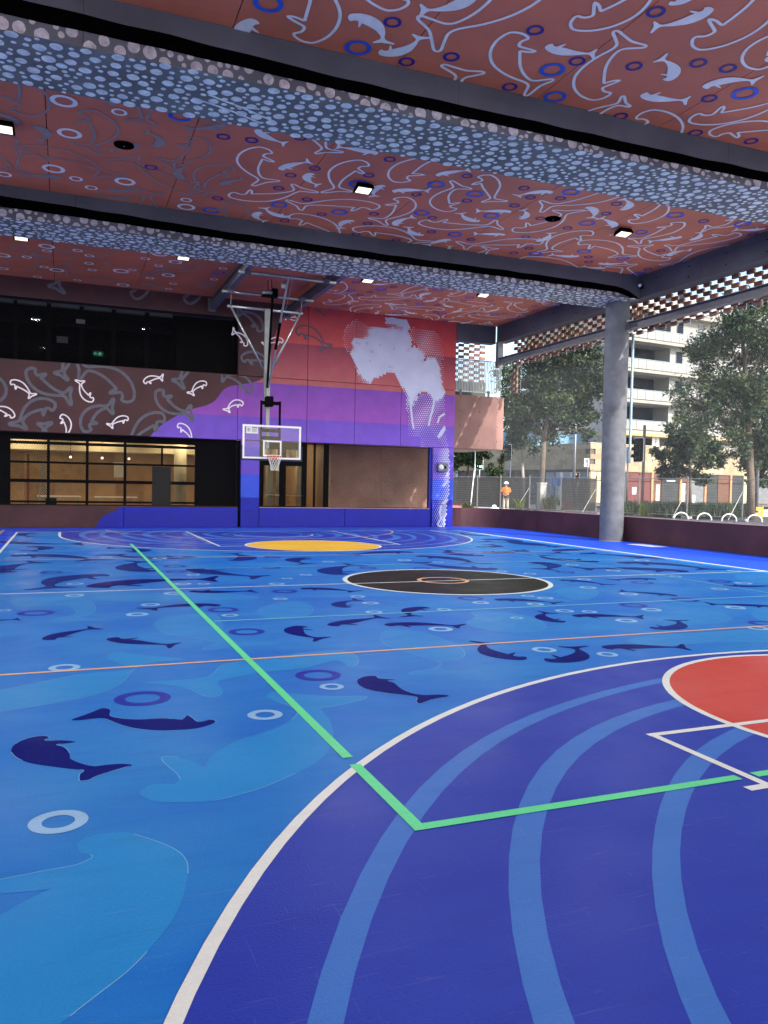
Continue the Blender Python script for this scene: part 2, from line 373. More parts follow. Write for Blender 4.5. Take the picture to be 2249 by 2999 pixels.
# traced dugongs near the camera (pixel outlines, laid on the floor plane)
def tr(o, s, pts): return [(o[0]+x/s, o[1]+y/s) for x, y in pts]
T1, T2, T3, T6 = ((0, 1960), 2.37), ((600, 1960), 2.074), ((0, 2420), 2.37), ((0, 1500), 1.4747)
TRACED = [
 (tr(*T1, [(495,352),(590,318),(660,290),(705,273),(745,275),(765,290),(760,320),(820,338),(960,348),(1110,340),(1200,345),(1265,352),(1280,330),(1300,320),(1330,335),(1365,362),(1400,362),(1450,350),(1490,355),(1492,370),(1440,392),(1360,412),(1230,424),(1080,426),(930,410),(820,380),(740,348),(700,340),(640,345),(560,354)]), M_navy, .016),
 (tr(*T1, [(78,560),(95,530),(140,500),(220,473),(300,464),(335,470),(340,480),(315,490),(318,497),(420,495),(520,503),(500,510),(390,525),(440,540),(475,570),(485,610),(490,625),(560,655),(650,675),(740,665),(850,658),(918,668),(870,682),(760,715),(660,748),(620,770),(560,778),(548,765),(552,730),(580,703),(480,692),(350,675),(220,655),(130,625),(85,590)]), M_navy, .016),
 (tr(*T2, [(925,72),(945,52),(990,42),(1040,42),(1048,52),(1070,58),(1170,65),(1110,72),(1150,85),(1190,118),(1250,145),(1330,158),(1420,155),(1485,163),(1400,178),(1340,200),(1300,210),(1283,195),(1285,170),(1180,155),(1080,142),(990,122),(940,98)]), M_navy, .016),
 (tr(*T3, [(540,150),(550,110),(600,75),(700,55),(860,43),(960,65),(1100,110),(1220,165),(1280,220),(1303,290),(1290,420),(1240,570),(1150,720),(1020,870),(880,1010),(700,1150),(520,1290),(420,1372),(260,1480),(60,1600),(-200,1660),(-420,1500),(-420,900),(0,620),(250,480),(345,440),(200,455),(0,468),(-150,470),(-150,400),(0,370),(300,310),(500,275),(600,240),(640,205),(570,187)]), M_teal, .010),
 ([(408.4,2322.9),(422,2310),(447,2297.5),(485,2296),(512.7,2295.4),(525,2282.8),(512.7,2263.8),(485,2240.6),(471,2223.7),(485,2216),(540,2223.7),(578,2236.4),(599,2247),(607.6,2230),(633,2204.7),(698,2168),(783,2142),(836.3,2119),(870,2087.8),(841,2066),(788,2046.8),(783,2034.7),(797.7,2028.5),(870,2034.7),(966.4,2041),(1062.9,2039.6),(1067.7,2046.8),(1024,2058.8),(966,2071),(940,2075.7),(966,2109.5),(977,2148),(971,2177),(947,2215.6),(903.8,2246.9),(841,2275.8),(768.8,2307),(696,2328.9),(624,2345.7),(548.5,2350),(455.7,2349),(430,2339.7)], M_teal, .010),
 (tr(*T6, [(-60,785),(0,770),(150,740),(350,700),(560,680),(530,660),(470,635),(465,618),(520,605),(640,620),(800,635),(640,650),(575,680),(520,740),(400,790),(200,830),(0,862),(-80,875)]), M_teal, .010),
 (tr(*T6, [(620,735),(760,725),(900,710),(960,660),(1080,640),(1300,610),(1480,598),(1540,625),(1542,655),(1510,667),(1450,640),(1330,672),(1160,690),(1000,715),(940,735),(962,770),(940,795),(890,797),(800,760),(700,745)]), M_teal, .010),
 (tr(*T6, [(660,485),(720,452),(880,437),(940,450),(965,490),(960,520),(1010,558),(1205,560),(1150,575),(1000,580),(900,597),(880,585),(940,565),(850,545),(720,525)]), M_tealf, .010),
 (tr(*T6, [(60,375),(250,362),(370,375),(412,410),(395,440),(340,455),(480,465),(350,470),(210,475),(240,460),(330,440),(300,405),(200,405),(60,400)]), M_tealf, .010),
 (tr(*T6, [(400,370),(560,355),(800,350),(1080,360),(1090,375),(900,382),(700,385),(500,385)]), M_tealf, .010),
 (tr(*T6, [(1105,440),(1150,405),(1260,385),(1330,400),(1350,425),(1300,455),(1180,460)]), M_tealf, .010),
 (tr((1125,1500), 1.476, [(0,512),(150,518),(280,560),(345,600),(330,640),(250,650),(260,680),(400,690),(250,698),(115,705),(130,690),(220,675),(240,650),(150,620),(0,570)]), M_tealf, .010),
 (tr((1125,1500), 1.476, [(350,480),(450,512),(600,520),(700,500),(640,455),(480,430),(380,432),(400,455)]), M_tealf, .010),
 (tr((1125,1500), 1.476, [(1050,560),(1150,535),(1400,520),(1659,510),(1659,560),(1400,565),(1200,580)]), M_tealf, .010),
 (tr((1125,1500), 1.476, [(1180,470),(1250,430),(1400,430),(1500,455),(1440,480),(1290,485)]), M_tealf, .010),
 (tr((1125,1500), 1.476, [(740,345),(820,325),(920,340),(900,370),(820,378)]), M_tealf, .010),
 (tr((1500,1530), 2.215, [(1440,345),(1659,350),(1659,395),(1520,385)]), M_tealf, .010),
 (tr((1500,1530), 2.215, [(1550,580),(1659,570),(1659,640),(1580,620)]), M_tealf, .010),
]
for px, m, off in TRACED:
    pts = crom([uv2(u, v, 'floor') for u, v in px], 3)
    o = fill('painted_dugong', pts, 'floor', off, m, floor_)
    # hand-ruled chalk edge, broken here and there
    N = len(pts); i = random.randrange(N//4); mb = MB(); jit = np.array([random.uniform(-.006, .006), random.uniform(-.006, .006)])
    while i < N-6:
        j = min(N-1, i+random.randint(6, 26)); stroke_mb([p+jit for p in pts[i:j]], .0042, 'floor', off+.002, False, mb); i = j+random.randint(3, 22)
    if mb.v: mb.build('chalk_line', M_chalk, floor_)
ZK = [0.]
FD = {((0,1500),1.4747): [(200,552,400,503,270,517),(472,545,740,573,580,572),(950,403,655,418,800,396),(820,342,1080,341,950,349),(1300,330,1520,342,1400,327),(1500,412,1540,381,1424,400),(1300,492,1380,545,1222,512),(1425,490,1640,455,1530,460),(460,270,230,325,255,276),(395,325,900,290,600,290),(655,257,610,215,495,240),(20,262,160,218,-20,232),(830,243,1110,278,960,277),(50,188,390,207,250,183),(840,193,500,185,680,203),(1010,210,1000,180,1114,202),(1330,197,1325,222,1230,205),(1470,270,1530,230,1364,253),(150,90,140,104,50,98),(20,125,330,137,150,141),(130,147,130,167,236,154),(560,173,480,156,682,168),(-120,468,70,463,-20,472)],
 ((1500,1530),2.215): [(335,648,230,588,142,616),(397,608,820,615,600,596),(905,688,1060,638,1124,688),(225,900,395,812,497,884),(590,812,1100,812,800,792),(308,375,600,403,450,377),(930,368,670,373,800,361),(1070,475,720,447,900,459),(1690,545,1300,530,1480,531),(1370,410,1700,408,1500,421),(690,262,1260,303,950,261),(1140,318,480,300,800,292),(990,238,520,203,750,216),(560,255,190,213,400,260),(125,256,210,303,313,275),(455,176,310,200,246,181),(0,130,280,155,150,152),(20,190,60,178,120,186)],
 ((750,1530),2.212): [(290,428,620,449,450,425),(600,555,640,503,478,537),(1105,550,1010,606,934,570),(480,660,800,615,620,624),(838,665,1300,672,1050,648),(300,668,360,745,174,695),(590,338,600,283,386,316),(340,222,380,270,188,236),(1010,192,630,208,800,188),(1045,217,1400,262,1280,226),(1560,302,1070,262,1280,300),(1470,218,1260,182,1228,204)],
 ((1125,1500),1.476): [(480,378,735,392,610,376),(610,636,440,568,470,634)],
 ((1250,1540),3.318): [(560,136,600,152,882,129),(480,205,600,181,705,213),(815,158,1230,200,1000,164),(1510,232,1300,270,1198,240),(605,97,340,68,480,99),(540,258,880,241,700,270),(1640,268,1500,275,1560,262)]}
for (o, s), L_ in FD.items():
    for h0, h1, t0, t1, b0, b1 in L_:
        P3 = [uv2(o[0]+a/s, o[1]+b/s, 'floor') for a, b in ((h0, h1), (t0, t1), (b0, b1))]
        if twice('floor_dugong', (P3[0]+P3[1]+P3[2])/3, .25): continue
        pts = dugong(*P3); d = np.linalg.norm(P3[0])
        ZK[0] += .00006; fill('painted_dugong', pts, 'floor', .0135+ZK[0], M_navy if d < 13 and random.random() < .75 else M_navy2, floor_)
FR = {((0,1500),1.4747): ('l', [(278,672,72),(1142,875,82),(322,360,45),(750,351,48),(592,442,52),(650,400,45),(20,425,30),(993,446,40),(325,310,40),(1210,375,35),(1545,365,35),(1600,393,40),(1615,432,40),(1240,287,27),(790,310,40),(880,310,30),(835,271,33),(1320,271,30),(1195,310,38),(460,195,30),(90,180,30),(690,200,35)]),
 ((0,1960),2.37): ('l', [(405,1060,215)]), ((600,1960),2.074): ('l', [(365,278,116),(770,107,80)]),
 ((1500,1530),2.215): ('l', [(207,827,85),(617,857,72),(340,575,65),(500,580,52),(903,567,67),(740,638,73),(30,620,45),(757,465,62),(1447,553,66),(1347,432,55),(465,370,47),(493,423,57),(215,492,57),(102,478,47),(150,531,58),(115,333,45),(1593,687,70),(655,314,48),(390,275,45),(1060,350,40),(840,247,50),(1440,315,45),(1500,395,55)]),
 ((750,1530),2.212): ('l', [(155,497,52),(130,399,53),(655,482,57),(740,523,60),(772,582,64),(1218,565,50),(1455,521,58),(1195,692,85),(325,340,45),(210,363,40),(1180,258,40),(960,245,50),(470,255,45),(1590,318,40)]),
 ((0,1500),1.47470): ('n', [])}
FRN = {((0,1500),1.4747): [(155,436,85),(963,422,73),(1065,517,84),(1230,342,60),(222,260,53),(760,258,50),(755,234,55),(1172,240,45)], ((600,1960),2.074): [(688,37,150)], ((0,1960),2.37): [(990,203,208)],
 ((1500,1530),2.215): [(785,538,92),(1120,503,90),(1345,382,72),(843,391,75),(1625,655,90),(345,323,63)], ((750,1530),2.212): [(185,447,88),(1390,493,90),(725,296,62),(97,294,68),(1072,298,62),(105,225,60)]}
FRL = {((0,1500),1.4747): [(278,672,72),(1142,875,82),(322,360,45),(750,351,48),(592,442,52),(650,400,45),(20,425,30),(993,446,40),(325,310,40),(1210,375,35),(1545,365,35),(1600,393,40),(1615,432,40),(1240,287,27),(790,310,40),(880,310,30),(835,271,33),(1320,271,30),(1195,310,38),(460,195,30),(90,180,30),(690,200,35)]}
for k in (((0,1960),2.37), ((600,1960),2.074), ((1500,1530),2.215), ((750,1530),2.212)): FRL[k] = FR[k][1]
def rings(table, plane, off, mtab, ratio, parent):
    for (o, s), L_ in table.items():
        for x, y, hw in L_:
            c = uv2(o[0]+x/s, o[1]+y/s, plane); a = uv2(o[0]+(x-hw)/s, o[1]+y/s, plane); b = uv2(o[0]+(x+hw)/s, o[1]+y/s, plane)
            r = np.linalg.norm(b-a)/2*.93
            if twice((plane, 'ring'), c, .22): continue
            ring_mb(c, r*ratio, r, plane, lay(off), 32).build('painted_ring', mtab, parent)
rings({k: [q for q in v if not (k[1] == 1.4747 and q[0] == 1142)] for k, v in FRL.items()}, 'floor', .018, M_rlight, .55, floor_)
rings(FRN, 'floor', .018, M_rnavy, .62, floor_)

# ================================================================== ROOF, CEILING, BEAMS
roof = tag(MB().box(-9.2, 16.9, -11, 32.2, 8.42, 8.8).build('roof', M_conc), kind='structure')  # unseen eave past the back wall is added to shade the far bricks
ceiling = tag(MB().box(-9.0, 16.42, -10.9, 28.86, 8.29, 8.33).build('ceiling', M_dark), kind='structure')
XJ = [-9.0, -5.50, -2.925, -.35, 2.225, 4.80, 7.375, 9.95, 12.525, 15.10, 16.42]
pan = {}
for ya, yb in ((-10.9, -8.7), (-8.7, -3.6), (-3.6, 1.4), (1.4, 6.45), (6.45, 11.5), (11.5, 11.775), (13.29, 20.04), (21.56, 28.85)):
    for i in range(len(XJ)-1):
        MB().box(XJ[i]+.008, XJ[i+1]-.008, ya+.003, yb-.003, ZC, 8.26).build('ceiling_panel', M_terra, ceiling)
# fixing heads and the fine hanger wires are too small to read; painted dugongs follow
def art(table, plane, off0, kind, m, parent, wd=.05, clip=None, fat=1., nm='painted_dugong'):
    for (o, s), L_ in table.items():
        for h0, h1, t0, t1, b0, b1 in L_:
            P3 = [uv2(o[0]+a/s, o[1]+b/s, plane) for a, b in ((h0, h1), (t0, t1), (b0, b1))]
            if twice((plane, kind, m.name), (P3[0]+P3[1]+P3[2])/3, .28): continue
            pts = dugong(*P3, fat=fat); off = lay(off0)
            ob = fill(nm, pts, plane, off, m, parent) if kind == 'f' else stroke_mb(pts, wd, plane, off).build(nm, m, parent)
            if clip: clipz(ob, *clip)
KP, KQ, KR, KS, KU, KW, KX, KY, KZ = ((620,0),3.318), ((1050,0),2.765), ((1600,0),2.556), ((0,230),3.318), ((450,330),3.318), ((900,400),2.765), ((1450,500),2.076), ((850,780),2.074), ((0,700),2.074)
CO = {KP: [(905,395,900,-330,1240,240)], KQ: [(1410,-510,640,235,1350,95),(1285,265,1440,680,1028,390),(800,1010,850,590,620,800),(300,70,-140,-690,110,100)],
 KR: [(190,185,800,-250,500,225),(400,735,600,325,203,600),(1115,345,1640,-250,1530,290),(1640,500,1950,200,1560,300),(250,950,570,770,330,815),(745,835,850,1150,1012,900),(1080,890,1850,700,1350,922),(1228,995,1900,980,1500,905)],
 KU: [(1080,345,1080,660,808,440),(738,800,1420,740,1050,862),(1345,990,1800,1220,1590,985)],
 KW: [(460,200,250,430,160,300),(745,365,1170,150,700,235),(1160,600,1230,405,985,545),(575,570,-60,555,280,505),(770,490,590,675,893,560),(375,750,880,850,650,728),(915,690,1510,712,1200,752),(1450,310,1500,512,1548,440),(-150,560,180,840,120,640),(1900,850,1290,880,1550,832),(1350,1010,1480,905,1380,930),(-40,-160,150,112,120,-60)],
 KX: [(800,90,315,208,540,212),(110,362,425,250,250,378),(590,372,335,485,400,378),(515,432,760,515,700,425),(830,315,1020,170,985,300),(1125,312,865,418,1205,325),(1045,540,895,460,866,515),(1480,270,1295,345,1420,350),(1490,385,1080,462,1400,420),(1500,460,1110,565,1260,480),(165,530,540,620,400,540),(850,690,785,580,770,640)],
 KY: [(420,192,750,185,580,205),(210,226,330,165,352,222),(548,240,385,280,430,230),(932,262,635,250,800,243),(840,115,655,170,760,135),(1222,238,945,208,1100,222),(950,316,1165,268,975,283),(1100,292,1395,302,1250,322),(1425,278,1360,220,1318,256),(815,293,850,332,900,302),(970,180,1060,130,1062,165),(1630,235,1530,215,1580,240),(260,160,190,40,330,90),(1160,345,1200,340,1240,350)]}
art(CO, 'ceil', .006, 's', M_cwhite, ceiling, .05)
CG = {KS: [(850,305,850,660,1150,470),(225,345,40,-130,490,240),(160,690,1020,925,620,690),(1950,1130,1260,790,1560,1000),(60,560,150,890,0,720),(1500,60,1400,410,1300,250),(1500,1400,1430,1110,1440,1250)],
 KU: [(420,240,140,480,620,330),(745,515,490,750,380,590),(770,870,660,1120,940,960)],
 KZ: [(420,100,820,30,640,90),(700,240,430,190,540,260),(1200,150,900,210,1050,190),(60,200,200,60,160,170),(1250,300,1420,200,1300,280)]}
art(CG, 'ceil', .006, 's', M_cgrey, ceiling, .05)
CF = {KP: [(1330,155,1655,395,1600,170),(415,185,265,480,235,230)], KQ: [(950,-80,530,75,800,80),(165,425,490,300,340,448)],
 KR: [(0,340,345,395,130,412),(1240,55,825,190,1090,168),(905,600,860,440,1010,525),(1175,650,1555,600,1340,578),(715,705,1040,745,860,764),(918,25,1160,-60,1010,30)],
 KU: [(1000,158,1265,290,1050,238),(1225,548,1500,475,1310,487),(1540,585,1590,695,1440,622),(1045,965,1075,1048,946,985),(1310,1010,1085,925,1180,1003)],
 KW: [(570,132,255,80,420,92),(1045,310,1300,268,1180,266),(620,392,545,478,522,412),(690,440,970,435,830,416),(1390,685,1250,620,1265,668),(1650,605,1385,600,1520,588),(375,678,275,738,260,690),(715,718,850,652,700,680),(935,798,825,733,830,785),(1160,830,980,874,1060,835),(1600,790,1365,785,1490,776),(1140,930,1155,885,1130,905)],
 KX: [(350,130,145,150,250,118),(155,292,170,238,214,265),(560,218,590,282,634,243),(770,237,780,172,845,208),(725,342,645,288,748,318),(255,427,335,378,325,415),(1135,400,945,427,1050,420),(1185,420,1245,373,1258,402),(1060,517,1180,482,1090,488),(510,518,345,510,430,525),(630,562,790,558,700,572),(670,590,540,580,600,594),(1640,350,1465,357,1560,364),(95,245,-60,240,30,233),(740,400,700,388,725,384)],
 KY: [(240,75,310,97,280,76),(140,142,275,146,200,136),(415,212,368,226,375,203),(500,108,615,100,560,112),(852,160,795,190,792,165),(575,222,695,230,640,234),(810,212,885,190,850,216),(990,248,930,226,940,242),(770,287,695,266,710,282),(1205,272,1270,250,1245,270),(985,277,1040,255,1025,275),(1035,345,1110,330,1070,345),(575,290,700,292,640,298),(520,290,540,270,530,275),(960,335,1050,340,1000,330)]}
art(CF, 'ceil', .007, 'f', M_cwhite, ceiling)
CFG = {KS: [(330,455,385,595,492,500),(1490,655,1430,520,1620,635),(1345,635,1080,680,1240,690),(600,955,240,938,430,938),(1040,1085,1345,1073,1180,1102),(1290,1162,955,1130,1130,1168),(170,435,-160,345,60,345),(1110,260,950,120,1040,160)],
 KU: [(705,112,345,150,540,168),(290,642,300,520,186,592),(645,702,860,640,700,655)],
 KZ: [(370,145,420,165,400,140),(650,140,690,165,640,155),(1080,175,1140,190,1100,170),(940,180,1040,205,1000,185),(180,100,300,120,240,95),(30,60,90,50,60,70),(860,268,980,300,920,272),(1240,285,1300,275,1270,295),(640,268,700,270,670,262)]}
art(CFG, 'ceil', .007, 'f', M_cgrey, ceiling)
RN = {KQ: [(275,177,80),(390,497,72),(752,457,73),(1430,242,78),(1225,700,68)], KR: [(820,85,78),(230,455,68),(657,493,68),(1138,470,70),(1360,510,70),(1220,735,65),(557,867,60),(1118,993,58),(1533,1055,57)], KS: [(1467,860,67)],
 KU: [(677,232,70),(952,265,70),(1425,240,70),(1215,731,60),(622,829,58),(1332,604,62),(1567,538,62),(1492,840,57),(1272,1046,53)],
 KW: [(668,183,54),(497,310,52),(1294,317,50),(884,467,47),(1294,518,46),(540,624,44),(117,626,44),(489,703,43),(395,788,40),(720,834,40),(1013,655,42),(1003,770,41),(1326,833,40),(5,508,45)],
 KX: [(175,105,38),(215,161,37),(398,167,37),(118,210,36),(275,289,33),(675,259,35),(738,200,37),(440,347,33),(186,401,31),(206,470,30),(113,499,29),(567,523,29),(568,553,29),(1267,306,36),(1567,385,34),(1009,485,29),(928,598,28)],
 KY: [(630,125,24),(484,156,22),(425,175,22),(474,215,21),(712,208,20),(1053,208,22),(895,235,22),(885,275,22),(465,270,20),(327,241,21),(1215,207,24),(1225,228,22),(1152,260,20),(1110,285,20),(1302,285,19),(1482,240,20),(1487,268,20),(1330,318,20),(940,328,20),(763,314,18)]}
RB = {KP: [(550,30,158),(1422,460,142)], KQ: [(1570,562,112),(1590,780,100)], KR: [(1487,697,105)], KU: [(255,30,120),(557,947,88),(1218,893,88)],
 KW: [(420,385,95),(1044,388,80),(1357,465,77),(262,610,72),(928,617,71),(1491,640,71),(1196,791,66)], KX: [(460,130,60),(560,318,54),(245,505,46),(540,489,47),(777,532,45),(1095,270,57),(890,373,45),(1503,322,55),(873,625,43)],
 KY: [(400,95,30),(373,150,33),(550,140,37),(898,143,37),(1090,190,32),(788,227,33),(265,256,33),(653,280,33),(922,288,33),(1242,290,33)], KZ: [(1330,203,40)]}
RW = {KS: [(620,215,135),(675,530,122),(1158,322,80),(520,873,112),(738,970,67),(887,1057,64),(1215,997,104),(40,928,72)], KU: [(317,845,60),(317,913,92)],
 KZ: [(283,43,50),(285,70,30),(472,68,31),(163,108,30),(15,97,48),(543,100,30),(540,147,29),(268,168,28),(345,187,45),(20,177,32),(560,186,28),(735,193,50),(805,186,27),(1022,218,42),(882,117,30),(970,90,50),(1065,138,43),(963,161,27),(1355,178,27),(910,236,27),(1052,270,25),(1300,243,25),(1025,302,23),(747,277,40),(470,248,25),(227,228,27)]}
rings(RN, 'ceil', .008, M_cnavy, .64, ceiling); rings(RB, 'ceil', .008, M_cblue, .66, ceiling); rings(RW, 'ceil', .008, M_cwhite, .64, ceiling)

def dart(x0, x1, y0, y1, big, small, nb, ns, gap=.012):
    """two sizes of non-overlapping dots"""
    P = []; cell = .24; G = {}
    def ok(x, y, r):
        i, j = int(x/cell), int(y/cell)
        for a in range(i-1, i+2):
            for b in range(j-1, j+2):
                for (X, Y, Rr) in G.get((a, b), ()):
                    if (X-x)**2+(Y-y)**2 < (Rr+r+gap)**2: return False
        return True
    for (r0, r1), n in ((big, nb), (small, ns)):
        for _ in range(n):
            x, y, r = random.uniform(x0, x1), random.uniform(y0, y1), random.uniform(r0, r1)
            if ok(x, y, r): P.append((x, y, r)); G.setdefault((int(x/cell), int(y/cell)), []).append((x, y, r))
    return P
def dots(P, f3, name, m, parent, n=14):
    mb = MB()
    for x, y, r in P:
        a0 = random.random()
        rr = [r*random.uniform(.93, 1.05) for _ in range(n)]
        mb.add([f3(x+rr[i]*math.cos(a0+2*math.pi*i/n), y+rr[i]*math.sin(a0+2*math.pi*i/n)) for i in range(n)], [tuple(range(n))])
    return tag(mb.build(name, m, parent), kind='stuff')
ZB = 7.507
for k, (y0, lab) in enumerate(((11.783, 'nearer dotted concrete ceiling beam with a black painted stripe, close overhead'), (20.049, 'farther dotted concrete ceiling beam with a black stripe, ending over the round column'))):
    y1 = y0+1.5; t = thing('concrete_beam', (4, y0, ZB), lab, 'beam')
    xs = [-9.0, -5.5, .2, 5.9, 11.6, 15.75, 16.42]
    for i in range(len(xs)-1): MB().box(xs[i]+.003, xs[i+1]-.003, y0, y1, ZB, 8.28).build('beam_segment', M_conc, t)
    MB().box(-9, 16.425, y0+.004, y1-.004, ZB-.003, ZB-.0005).build('soffit_skim', M_soff, t)
    lo = lambda x: 7.635+.012*max(0, 6-x)+.007*math.sin(x*1.1+k)+.004*math.sin(x*6.1)
    hi = lambda x: lo(x)+.19+.006*math.sin(x*4.3+2)+.01*max(0, 4-x)
    # painted black stripe on the front face, bending down to the corner at the column end
    X = list(np.linspace(-9, 15.3, 130)); up = [(x, hi(x)) for x in X]; dn = [(x, lo(x)) for x in X]
    up += [(15.55, 7.80), (15.8, 7.76), (16.0, 7.70), (16.2, 7.61), (16.36, 7.53), (16.42, 7.51)]; dn += [(15.5, 7.62), (15.75, 7.585), (15.95, 7.54), (16.06, 7.51), (16.2, 7.508), (16.3, 7.508)]
    n = len(up); MB().add([(x, y0-.006, z) for x, z in up]+[(x, y0-.006, z) for x, z in dn], [(n+i, n+i+1, i+1, i) for i in range(n-1)]).build('black_stripe', M_blackp, t)
    P = dart(-6 if k == 0 else -4, 15.7, 7.50, 7.72, (.075, .10), (.034, .052), 420, 1100, .02)
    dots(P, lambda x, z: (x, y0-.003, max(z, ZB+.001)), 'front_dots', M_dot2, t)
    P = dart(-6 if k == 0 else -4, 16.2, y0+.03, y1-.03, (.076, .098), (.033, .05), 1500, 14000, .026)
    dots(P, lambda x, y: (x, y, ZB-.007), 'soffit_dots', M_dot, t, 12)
    if k == 0:     # bare streaks brushed across the dots
        for px in ([(565,285),(640,310),(690,328),(765,360)], [(610,275),(660,295),(700,310),(805,355)], [(690,310),(730,315),(760,318)]):
            stroke_mb([onz(u, v, ZB)[:2] for u, v in px], .05, 'floor', ZB-.009, False).build('brushed_streak', M_dot, t)
EB0, EB1 = 16.43, 16.88
t = thing('concrete_edge_beam', (EB0, 10, 7.55), 'dark concrete edge beam running along the open right side above the column', 'beam')
for a, b in ((-11, -5.5), (-5.5, 2.8), (2.8, 11.2), (11.2, 17.55), (17.55, 23.6), (23.6, 28.86)):
    o = MB().box(EB0, EB1, a+.004, b-.004, 7.55, 8.41).build('beam_segment', M_conc, t, bevel=.008)
mb = MB()
for y in np.arange(12.6, 28, 1.35):
    for z in (7.72, 8.02): mb.tube([(EB0-.001, y+random.uniform(-.05, .05), z), (EB0+.004-.012, y, z)], .018, 8)
mb.build('tie_holes', M_dark, t)
solo('concrete_end_beam', MB().box(14.62, 16.42, 28.9, 29.3, 7.52, 8.28), M_conc, 'short dark concrete beam at the far corner beside the red wall', 'beam', bevel=.01)

# ================================================================== BACK WALL
def wall_paint():
    m = bpy.data.materials.new('wall_paint'); m.use_nodes = True; n = m.node_tree; L = n.links.new; b = n.nodes['Principled BSDF']
    b.inputs['Roughness'].default_value = .55; b.inputs['Specular IOR Level'].default_value = .35
    geo = n.nodes.new('ShaderNodeNewGeometry'); sep = n.nodes.new('ShaderNodeSeparateXYZ'); L(geo.outputs['Position'], sep.inputs[0])
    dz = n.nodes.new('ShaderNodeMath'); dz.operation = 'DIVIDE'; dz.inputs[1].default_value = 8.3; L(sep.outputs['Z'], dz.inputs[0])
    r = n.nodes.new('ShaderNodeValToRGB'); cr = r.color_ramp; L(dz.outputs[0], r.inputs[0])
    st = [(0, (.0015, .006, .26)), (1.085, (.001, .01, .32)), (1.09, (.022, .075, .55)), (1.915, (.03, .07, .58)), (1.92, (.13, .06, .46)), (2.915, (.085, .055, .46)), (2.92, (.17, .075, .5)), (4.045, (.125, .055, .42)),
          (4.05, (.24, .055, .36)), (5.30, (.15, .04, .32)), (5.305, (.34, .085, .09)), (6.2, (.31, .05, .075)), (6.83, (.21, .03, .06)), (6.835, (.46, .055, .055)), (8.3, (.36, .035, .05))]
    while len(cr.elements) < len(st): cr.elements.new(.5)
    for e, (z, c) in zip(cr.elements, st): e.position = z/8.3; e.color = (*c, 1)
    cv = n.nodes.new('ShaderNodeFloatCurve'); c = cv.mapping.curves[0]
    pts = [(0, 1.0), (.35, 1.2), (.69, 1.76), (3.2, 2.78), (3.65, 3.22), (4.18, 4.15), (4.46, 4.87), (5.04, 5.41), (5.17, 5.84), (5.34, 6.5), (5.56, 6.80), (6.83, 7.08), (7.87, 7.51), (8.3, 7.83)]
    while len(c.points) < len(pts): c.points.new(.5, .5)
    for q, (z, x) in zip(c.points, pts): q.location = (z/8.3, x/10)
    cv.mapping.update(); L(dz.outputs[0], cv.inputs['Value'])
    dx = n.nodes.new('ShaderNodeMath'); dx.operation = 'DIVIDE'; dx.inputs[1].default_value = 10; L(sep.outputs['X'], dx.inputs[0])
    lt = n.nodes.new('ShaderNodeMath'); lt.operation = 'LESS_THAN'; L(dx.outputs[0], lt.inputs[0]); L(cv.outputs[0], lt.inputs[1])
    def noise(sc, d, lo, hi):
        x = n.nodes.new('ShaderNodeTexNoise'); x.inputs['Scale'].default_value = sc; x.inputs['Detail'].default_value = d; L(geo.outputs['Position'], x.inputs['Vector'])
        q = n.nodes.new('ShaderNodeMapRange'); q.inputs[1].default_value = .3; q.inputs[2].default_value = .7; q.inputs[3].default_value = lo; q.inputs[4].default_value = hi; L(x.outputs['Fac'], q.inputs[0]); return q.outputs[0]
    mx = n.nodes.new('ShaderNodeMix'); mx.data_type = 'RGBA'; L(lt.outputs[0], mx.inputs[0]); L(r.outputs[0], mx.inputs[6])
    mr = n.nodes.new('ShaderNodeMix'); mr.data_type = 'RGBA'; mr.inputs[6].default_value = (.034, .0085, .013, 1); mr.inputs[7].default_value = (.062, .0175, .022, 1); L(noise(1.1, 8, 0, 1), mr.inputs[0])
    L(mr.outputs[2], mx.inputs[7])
    v = n.nodes.new('ShaderNodeVectorMath'); v.operation = 'SCALE'; L(mx.outputs[2], v.inputs[0]); L(noise(2.4, 6, .9, 1.08), v.inputs['Scale']); L(v.outputs[0], b.inputs['Base Color'])
    bp = n.nodes.new('ShaderNodeBump'); bp.inputs['Strength'].default_value = .2; bp.inputs['Distance'].default_value = .01; L(noise(18, 6, 0, 1), bp.inputs['Height']); L(bp.outputs[0], b.inputs['Normal'])
    return m
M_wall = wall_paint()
bw = thing('back_wall', (6, YW, 0), 'tall concrete end wall painted in red, purple and blue stripes with dugong outlines', 'wall')
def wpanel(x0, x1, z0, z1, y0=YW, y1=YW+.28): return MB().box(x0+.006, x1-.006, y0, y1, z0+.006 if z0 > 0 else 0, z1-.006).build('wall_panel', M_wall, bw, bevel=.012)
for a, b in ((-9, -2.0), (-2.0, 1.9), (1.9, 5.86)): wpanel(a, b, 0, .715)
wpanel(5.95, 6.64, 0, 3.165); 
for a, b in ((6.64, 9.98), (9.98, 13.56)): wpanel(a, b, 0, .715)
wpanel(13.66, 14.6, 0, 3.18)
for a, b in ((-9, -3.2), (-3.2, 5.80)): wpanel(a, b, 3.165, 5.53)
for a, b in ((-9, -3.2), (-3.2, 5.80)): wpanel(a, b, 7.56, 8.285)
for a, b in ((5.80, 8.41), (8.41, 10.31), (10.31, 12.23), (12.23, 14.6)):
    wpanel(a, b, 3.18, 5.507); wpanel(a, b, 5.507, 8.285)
MB().box(5.862, 5.948, YW+.12, YW+.28, 0, 3.16).build('recess_strip', M_dark, bw); MB().box(13.562, 13.658, YW+.1, YW+.28, 0, 3.17).build('recess_strip', mat('deep_blue', (.004, .012, .3), .6), bw)  # left strip is near black to paint the shadow in the recess
